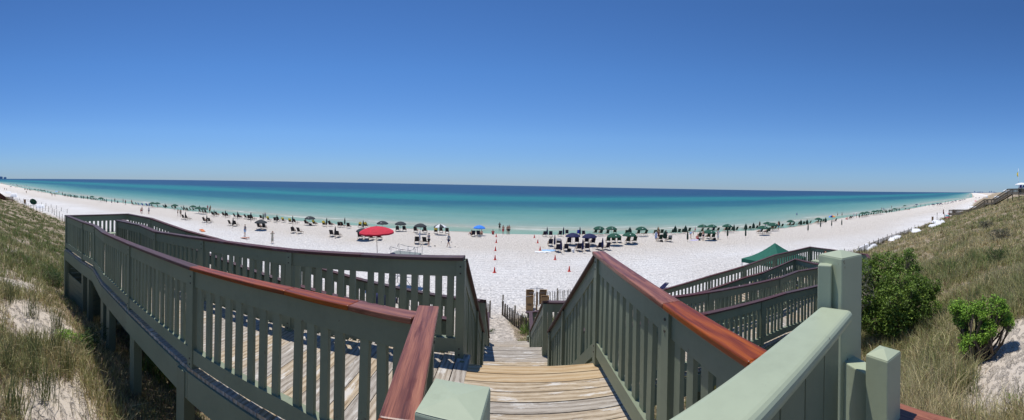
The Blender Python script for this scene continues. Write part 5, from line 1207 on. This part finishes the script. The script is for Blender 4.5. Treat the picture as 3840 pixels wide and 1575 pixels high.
q = at_dist(1415, 935, 27.0); put(ru, (q.x, q.y, hz(g.x, g.y)+zt)); ru.rotation_euler = (.03, -.05, 0)
rp = ray(*px('D', 510, 500)); topz = EYE+rp[2]*27.0; print('red umb top z want', topz, 'has', ru.location.z+2.15)
kk = MB(); kk.lathe([(.001, 2.07), (.05, 2.10), (.05, 2.14), (.001, 2.19)], 10); kk.build('finial', 'white_plastic', ru, smooth=True)

# ------------------------------------------------------------------ green canopy tent on the right
pc = at_dist(2906, 911, 28.0); gz = hz(pc.x, pc.y)
t = thing('canopy_tent', 'dark green pop up canopy tent on the sand behind the right ramp', 'tent', (pc.x, pc.y, gz), -.67-.785+.10)
b = MB(); h = 1.9; ev = at_drop(2788, 968, 0.0001) if False else None; ez = 2.3; az_ = pc.z-gz
c4 = [(-h, -h), (h, -h), (h, h), (-h, h)]
n = 8
for k in range(4):
    a, c_ = c4[k], c4[(k+1) % 4]
    for i in range(n):
        for j in range(n):
            q = []
            for (u, v) in ((i/n, j/n), ((i+1)/n, j/n), ((i+1)/n, (j+1)/n), (i/n, (j+1)/n)):
                bx = a[0]+(c_[0]-a[0])*u; by = a[1]+(c_[1]-a[1])*u; zz = ez+(az_-ez)*v-.22*math.sin(math.pi*v)*.8-.10*math.sin(math.pi*u)*(1-v)*.6
                q.append((bx*(1-v), by*(1-v), zz))
            b0 = len(b.v); b.v.extend(q); b.face((b0, b0+1, b0+2, b0+3), [(0, 0)]*4)
    b0 = len(b.v); b.v.extend([(a[0], a[1], ez-.28), (c_[0], c_[1], ez-.28), (c_[0], c_[1], ez), (a[0], a[1], ez)]); b.face((b0, b0+1, b0+2, b0+3), [(0, 0)]*4)
b.build('canopy', 'tent_cloth', t)
for x, y in c4:
    l = MB(); l.box((x*.98, y*.98, ez/2), (.045, .045, ez)); l.build('leg', 'white_plastic', t)
l = MB()
for k in range(4):
    a, c_ = c4[k], c4[(k+1) % 4]; l.tube((a[0]*.98, a[1]*.98, ez-.3), (c_[0]*.98, c_[1]*.98, ez-.05), .012, n=4); l.tube((a[0]*.98, a[1]*.98, ez-.05), (c_[0]*.98, c_[1]*.98, ez-.3), .012, n=4)
l.build('truss', 'white_plastic', t)
nb = MB(); 
for k in range(4): nb.lathe([(.04, 0), (.055, .2), (.04, .8), (.01, 1.05)], 8, c=(0, k*.10, 0))
o = simple('folded_umbrella', nb, 'navy_cloth', (0, 0, 0), 0, 'bundle of folded navy umbrellas lying on the sand behind the right handrail', 'umbrellas'); q = at_ground(2490, 1088); o.location = q+Vector((-.1, 0, .1)); o.rotation_euler = (0, 1.3, .6)

# ------------------------------------------------------------------ sand fences
def fence(name, pts, label, posth=1.05, sl=True, slh=.85, gap=.11, wire=True, post_every=2.2, mfix='grey_wood', group=None):
    pts = [Vector((p[0], p[1], 0)) for p in pts]; c = pts[0]; c.z = hz(c.x, c.y)
    t = thing(name, label, 'fence', c, group=group); o0 = Vector(c); sb = MB(); wb = MB(); acc = 0; last = None
    for a, b in zip(pts[:-1], pts[1:]):
        L_ = (b-a).length; nn = max(1, int(L_/gap))
        for k in range(nn):
            q = a.lerp(b, k/nn); z = hz(q.x, q.y); h = slh*rnd.uniform(.9, 1.05); lean = rnd.gauss(0, .03)
            if sl: sb.hexa([tuple(Vector(v)-o0) for v in ((q.x-.018, q.y-.005, z-.1), (q.x+.018, q.y-.005, z-.1), (q.x+.018, q.y+.005, z-.1), (q.x-.018, q.y+.005, z-.1), (q.x-.018+lean, q.y-.005, z+h), (q.x+.018+lean, q.y-.005, z+h), (q.x+.018+lean, q.y+.005, z+h), (q.x-.018+lean, q.y+.005, z+h))])
            acc += L_/nn
            if acc > post_every or last is None:
                acc = 0; pb = MB(); pb.tube((0, 0, -.2), (rnd.gauss(0, .03), rnd.gauss(0, .03), posth*rnd.uniform(.9, 1.1)), .055, .045, 8); pb.build('post', mfix, t, loc=Vector((q.x, q.y, z))-o0)
                if last is not None and wire:
                    for hh in (.25, .7): wb.tube(last+Vector((0, 0, hh))-o0, Vector((q.x, q.y, z+hh))-o0, .006, n=4, caps=False)
                last = Vector((q.x, q.y, z))
    if sb.v: sb.build('slats', mfix, t)
    if wb.v: wb.build('wire', 'rubber', t)
    return t
def fp_(L): return [tuple(at_ground(a, b))[:2] for a, b in L]
fence('sand_fence', fp_([(1884, 1182), (1912, 1208), (1940, 1230), (1962, 1246), (1990, 1262)]), 'weathered slat fence leaning along the right side of the foot path', posth=1.15)
fence('sand_fence', fp_([(1975, 1148), (2040, 1140), (2113, 1132), (2180, 1128), (2300, 1120)]), 'weathered slat fence running right behind the paper bags')
fence('sand_fence', fp_([(1836, 1190), (1780, 1170), (1700, 1160), (1560, 1150), (1400, 1120)]), 'weathered slat fence seen through the balusters of the left ramp')
fence('sand_fence', fp_([(3060, 985), (3160, 966), (3216, 958), (3283, 925), (3330, 905), (3384, 885), (3420, 872)]), 'dark slat fence on the sand behind the large green bush', posth=1.1)
fence('sand_fence', fp_([(3430, 868), (3470, 858), (3500, 848), (3530, 836), (3560, 826)]), 'dark slat fence leading to the foot of the far staircase', posth=1.2)
fence('post_fence', fp_([(252, 845), (236, 830), (216, 815), (195, 800), (170, 790), (147, 800), (103, 780), (82, 765), (57, 752), (48, 748)]), 'row of thin dark posts with wire along the left dune', sl=False, posth=1.35, post_every=3.5)
fence('sand_fence', fp_([(252, 800), (200, 782), (150, 768), (100, 756), (60, 748)]), 'second row of thin dark posts behind the first on the left dune', sl=False, posth=1.0, post_every=5)
rp_ = MB(); a = at_ground(1884, 1182)+Vector((0, 0, .95)); b_ = at_ground(1962, 1246)+Vector((.1, 0, .75)); pts = [a.lerp(b_, k/8)-Vector((0, 0, .12*math.sin(math.pi*k/8))) for k in range(9)]; o0 = Vector(a)
rp_.path([p-o0 for p in pts], .012); simple('rope', rp_, 'white_cloth', a, 0, 'white rope sagging from the path fence post towards the stairs', 'rope')
rp_ = MB(); b_ = at_ground(2113, 1132)+Vector((0, 0, .9)); pts = [a.lerp(b_, k/8)-Vector((0, 0, .05*math.sin(math.pi*k/8))) for k in range(9)]; rp_.path([p-o0 for p in pts], .009); simple('rope', rp_, 'white_cloth', a, 0, 'white rope stretched level in front of the paper bags', 'rope')

# paper bags hanging from a post
pb = at_ground(2012, 1163); zb = pb.z
t = thing('wooden_post', 'brown wooden post with metal arms holding the paper bags', 'post', pb); b = MB(); b.box((0, 0, .55), (.10, .10, 1.25)); b.build('shaft', 'teak', t); b = MB(); b.tube((0, 0, 1.1), (0, 0, 1.5), .02); b.tube((-.5, -.05, 1.12), (.5, -.05, 1.12), .015); b.tube((-.45, .3, 1.30), (.45, .3, 1.30), .015); b.build('arm', 'steel', t)
for (dx, dy, dz, lb) in ((-.46, -.15, .32, 'front left'), (.50, -.15, .32, 'front right'), (-.44, .35, .55, 'rear left'), (.44, .35, .55, 'rear right')):
    b = MB(); w0, h0 = .24, .88
    def sec(s, z, jx=0): return [(-w0*s+jx, -.17*s, z), (w0*s+jx, -.17*s, z), (w0*s+jx, .17*s, z), (-w0*s+jx, .17*s, z)]
    S_ = [sec(.92, 0), sec(1.0, .25, .015), sec(.94, .5, -.01), sec(1.0, .72), sec(1.04, .88, .01), sec(.9, .86), sec(.85, .35)]
    base = len(b.v)
    for s_ in S_: b.v.extend(s_)
    for k in range(len(S_)-1):
        for i in range(4): j = (i+1) % 4; b.face((base+4*k+i, base+4*k+j, base+4*k+4+j, base+4*k+4+i), [(0, 0)]*4)
    b.face((base+3, base+2, base+1, base), [(0, 0)]*4); e = base+4*(len(S_)-1); b.face((e, e+1, e+2, e+3), [(0, 0)]*4)
    tt = thing('paper_bag', f'open brown paper bag, {lb} of the four on the post', 'paper bag', pb+Vector((dx, dy, dz-.25)), rnd.uniform(-.15, .15), group='brown paper bags on the post'); b.build('bag', 'brown_paper', tt)
    pr_ = MB(); pr_.box((0, -.172, .42), (.3, .006, .035)); pr_.box((0, -.173, .34), (.24, .006, .025)); pr_.build('printed_band', 'rubber', tt)

# covered piles of stacked gear
def pile(px_, py_, w_, d_, h_, label, m='white_cloth', rz=0):
    p = at_ground(px_, py_); b = MB(); n = 14; s_ = rnd.random()*9
    for i in range(n):
        for j in range(n):
            q = []
            for (a, c) in ((i, j), (i+1, j), (i+1, j+1), (i, j+1)):
                u = a/n*2-1; v = c/n*2-1; e = max(abs(u), abs(v)); z = h_*(1-max(0, (e-.72)/.28)**1.3)*(.86+.14*math.sin(u*3+s_)*math.cos(v*2.4+s_)) if e < .999 else 0
                q.append((u*w_/2*(1+.05*math.sin(v*5+s_)), v*d_/2, z))
            b0 = len(b.v); b.v.extend(q); b.face((b0, b0+1, b0+2, b0+3), [(0, 0)]*4, True)
    t = simple('covered_pile', b, m, p, rz, label, 'covered pile'); return t
pile(3255, 935, 5.0, 2.0, .6, 'nearest white tarp covered pile behind the slat fence by the bush', rz=.3)
pile(3358, 897, 5.5, 2.2, .5, 'second white tarp covered pile along the dune fence on the right', rz=.4)
pile(3436, 869, 5.5, 2.2, .45, 'third white tarp covered pile along the dune fence on the right', rz=.5)
pile(3505, 852, 4, 2, .5, 'low white tarp covered pile in front of the brown bin', rz=.5)
pile(3522, 838, 6, 2.6, .75, 'long white tarp covered pile beside the brown bin on the right', rz=.5)
pile(3650, 778, 6, 3, .7, 'white tarp covered pile behind the landing of the far staircase', rz=.5)
pile(150, 778, 5.5, 2.6, .9, 'white tarp covered pile behind the left dune fence', rz=-.2)
pile(52, 738, 6.5, 3, 1.6, 'white tarp covered pile beside the brown boardwalk at far left', rz=-.2)
pile(30, 724, 6.5, 3, .9, 'low white tarp covered pile at the far left edge', rz=-.2)
pile(1436, 1135, 1.7, 1.0, .75, 'navy blue covered pile seen between the left balusters', 'navy_cloth')
gu = canopy_open('green_cloth', r=1.1); q = at_ground(120, 772); put(gu, (q.x, q.y, q.z+.5), 0, label='green umbrella lying on its side behind the left dune posts'); gu.rotation_euler = (0, 1.0, 2.6); gu['category'] = 'umbrella'
def bin_(px_, py_, label, h=1.3):
    p = at_ground(px_, py_); t = thing('bin_post', label, 'bin', p, .5); b = MB(); b.box((0, 0, h*.62), (.55, .45, h*.75)); b.build('box', 'brown_paper', t); b = MB(); b.box((.35, 0, h*.5), (.1, .1, h)); b.build('post', 'brown_wood', t); b = MB(); b.box((.05, 0, h+.03), (.75, .55, .05)); b.build('lid', 'brown_wood', t)
bin_(3497, 835, 'brown paper bag bin on a post by the right hand piles', 1.5); bin_(93, 768, 'brown bin on a post among the left dune posts', 1.6)
b = MB(); b.tube((0, 0, -.2), (0, 0, 2.0), .06); b.box((0, 0, 2.05), (.35, .15, .5)); simple('sign_post', b, 'grey_wood', at_ground(3514, 828), .4, 'grey post with a small box sign beside the right hand piles', 'sign')

# ------------------------------------------------------------------ far staircase on the right
far = thing('wooden_staircase', 'long brown wooden staircase climbing the dune at the far right', 'stairs', (90, 20, 5))
def fpt(px_, py_, z):  # plan point where the ray reaches height z
    return at_drop(px_, py_, EYE-z)
Pq = [at_dist(3572, 786, 99), at_dist(3646, 786, 95), at_dist(3705, 747, 91), at_dist(3732, 747, 90), at_dist(3797, 708, 87), at_dist(3845, 707, 82), at_dist(3900, 705, 70)]
print('far stairs', Pq)
wd_ = 1.6
for off in (0, 1):
    pts = []
    for i, p in enumerate(Pq):
        d = (Pq[min(i+1, len(Pq)-1)]-Pq[max(i-1, 0)]); nv = Vector((-d.y, d.x, 0)).normalized(); pts.append(p+nv*(-wd_*off))
    if off == 0: P0 = pts
    else: P1_ = pts
    t_ = MB()
    for a, b in zip(pts[:-1], pts[1:]): t_.board(a, b, .06, -.22, -.03); t_.board(a, b, .10, -.03, .02); t_.board(a, b, .05, -1.05, -.9)
    ro = t_.build('railing', 'grey_wood', far); n = 0
    for a, b in zip(pts[:-1], pts[1:]):
        L_ = (b-a).length; k_ = int(L_/.26)
        for k in range(k_):
            if n < 50:
                q = a.lerp(b, (k+.5)/k_); bb = MB(); bb.box((q.x, q.y, q.z-.55), (.10, .08, .85)); bb.build('baluster', 'grey_wood', ro); n += 1
    rest = MB()
    n = 0
    for a, b in zip(pts[:-1], pts[1:]):
        L_ = (b-a).length; k_ = int(L_/.26)
        for k in range(k_):
            n += 1
            if n > 50: q = a.lerp(b, (k+.5)/k_); rest.box((q.x, q.y, q.z-.55), (.10, .08, .85))
    if rest.v: tag(rest.build('baluster', 'grey_wood', ro), kind='stuff')
    for p in pts:
        g_ = hz(p.x, p.y); b = MB(); b.box((p.x, p.y, (p.z+g_-.4)/2), (.2, .2, p.z-g_+.4)); b.build('post', 'grey_wood', far)
tr_m = MB(); fl = MB()
for i, (a, b, c, d) in enumerate(zip(P0[:-1], P0[1:], P1_[:-1], P1_[1:])):
    dn = Vector((0, 0, -1.08))
    if abs(a.z-b.z) > 1:
        k_ = 15
        for k in range(k_):
            f = (k+.5)/k_; p = a.lerp(b, f)+dn; q = c.lerp(d, f)+dn; tr_m.board(p, q, .42, -.08, 0)
        for (u, v) in ((a, b), (c, d)): fl.board(u+dn, v+dn, .06, -.45, -.09)
    else:
        n = max(1, int((b-a).length/.3))
        for k in range(n): f = (k+.5)/n; tr_m.board(a.lerp(b, f)+dn, c.lerp(d, f)+dn, .28, -.06, 0)
        for (u, v) in ((a, b), (c, d)): fl.board(u+dn, v+dn, .06, -.35, -.07)
# lower steps facing the viewer
sA = at_dist(3571, 802, 99)+Vector((0, 0, 0)); sdir = Vector((-.85, -.5, 0)).normalized(); sw = Vector((-sdir.y, sdir.x, 0))
base_z = P0[0].z-1.08
for k in range(7):
    p = Vector((P0[0].x, P0[0].y, base_z-.17-.27*k))+sdir*(.3*k); tr_m.board(p-sw*-.2, p-sw*2.6, .30, -.06, 0)
tr_m.build('treads', 'deck_wood', far); fl.build('stringer', 'grey_wood', far)
for s_ in (.25, -2.65):
    b = MB(); p = Vector((P0[0].x, P0[0].y, P0[0].z))+sw*s_; q = p+sdir*2.0+Vector((0, 0, -1.9)); b.board(p, q, .08, -.2, .02); b.box((q.x, q.y, q.z-.6), (.22, .22, 1.3)); b.box((p.x, p.y, p.z-.6), (.22, .22, 1.3)); b.build('stair_rail', 'brown_wood', far)
done(far)
# white umbrellas, flag and chairs on the far deck
def at_h(px_, py_, d): return at_dist(px_, py_, d)
for (a, b_, d, r_, lb) in ((3832, 689, 80, 1.6, 'larger white umbrella on the deck at the top of the far staircase'), (3776, 714, 92, 1.1, 'smaller white umbrella behind the far staircase'), (3739, 737, 98, .9, 'white umbrella peeking over the landing of the far staircase')):
    o = canopy_open('white_cloth', r=r_, top=2.6, drop=.45); q = at_h(a, b_, d); put(o, (q.x, q.y, q.z-2.35), label=lb); o['category'] = 'umbrella'
q = at_h(3819, 706, 84); fq = thing('flag_pole', 'pale flag pole with a drooping yellow flag at the far right', 'flag pole', (q.x, q.y, q.z-1.5)); b = MB(); b.tube((0, 0, 0), (0, 0, 6.3), .05, .03, 8); b.build('pole', 'white_plastic', fq)
b = MB(); n = 6
for k in range(n):
    z0, z1 = 5.5-k*.22, 5.5-(k+1)*.22; w0, w1 = .12+.32*math.sin(math.pi*(k)/n), .12+.32*math.sin(math.pi*(k+1)/n); b0 = len(b.v); b.v.extend([(0, 0, z0), (-w0*.95, .1*math.sin(k), z0), (-w1*.95, .1*math.sin(k+1), z1), (0, 0, z1)]); b.face((b0, b0+1, b0+2, b0+3), [(0, 0)]*4)
fo = b.build('flag', 'yellow_cloth', fq); md = fo.modifiers.new('s', 'SOLIDIFY'); md.thickness = .02; fq.rotation_euler = (0, 0, -1.3)
q = at_h(3826, 700, 83)
for k, dx in enumerate((0, .9)):
    o = copy_tree(CHAIR['blue']); put(o, (q.x-dx*.6, q.y-dx*.6, q.z-.6), -1.2+k*.6, label=('left' if k == 0 else 'right')+' of two chairs under the larger white umbrella on the deck')
# kayaks / gear beside far stairs
for k, (a, b_, m_, w_) in enumerate(((3562, 800, 'pink_cloth', 2.2), (3585, 799, 'pink_cloth', 2.4), (3556, 813, 'red_cloth', 2.6), (3553, 806, 'teal_cloth', 2.0))):
    p = at_ground(a, b_+6); b = blob(w_/2, .4, .45, 12, .04); simple('kayak', b, m_, p+Vector((0, 0, .2 if k < 2 else .0)), 1.0, ('upper left pink', 'upper right pink', 'lower red', 'teal')[k]+' kayak stacked beside the far staircase', 'kayak', smooth=True)

# ------------------------------------------------------------------ brown boardwalk at the far left
fw = thing('wooden_boardwalk', 'small reddish brown dune crossover with railings at the far left edge', 'boardwalk', (-80, 12, 3))
W0 = [at_dist(-30, 713, 108), at_dist(0, 724, 112), at_dist(20, 738, 118), at_dist(48, 738, 114)]
t_ = MB()
for a, b in zip(W0[:-1], W0[1:]): t_.board(a, b, .12, -.12, .03); t_.board(a, b, .06, -1.1, -.95); t_.board(a, b, 1.2, -1.2, -1.1, side=.5)
ro = t_.build('railing', 'brown_wood', fw)
for a, b in zip(W0[:-1], W0[1:]):
    n = max(1, int((b-a).length/.35))
    for k in range(min(n, 30)): q = a.lerp(b, (k+.5)/n); bb = MB(); bb.box((q.x, q.y, q.z-.55), (.16, .10, .9)); bb.build('baluster', 'brown_wood', ro)
for p in W0: g_ = hz(p.x, p.y); b = MB(); b.box((p.x, p.y, (p.z+g_-.3)/2), (.2, .2, max(.5, p.z-g_+.3))); b.build('post', 'brown_wood', fw)
done(fw)

# ------------------------------------------------------------------ skyline on the horizon
plain('hazed_tower', (.50, .58, .68), .8)  # pale blue distance haze is put into the wall colour
def tower(px_, w_, h_, d=9000, side='right', idx=1):
    p = at_dist(px_, 700, d); p.z = 0; t = thing('distant_tower', None, 'building', p, -math.atan2(p.x, p.y)); b = MB(); b.box((0, 0, h_/2), (w_, w_*.6, h_)); b.box((0, 0, h_+3), (w_*.4, w_*.3, 6)); b.build('wall', 'hazed_tower', t); return t
for i, (a, w_, h_) in enumerate(((2, 110, 62), (19, 70, 48))): tower(a, w_, h_)['label'] = ('wider' if i == 0 else 'narrower')+' hazy block on the horizon at the far left'
for i, (a, w_, h_) in enumerate(((3655, 30, 42), (3668, 60, 20), (3676, 30, 28), (3684, 40, 24), (3711, 30, 36), (3718, 25, 44), (3728, 60, 22))): tower(a, w_, h_)['label'] = f'hazy tower block on the right horizon, {ordinal(i+1)} from the left'
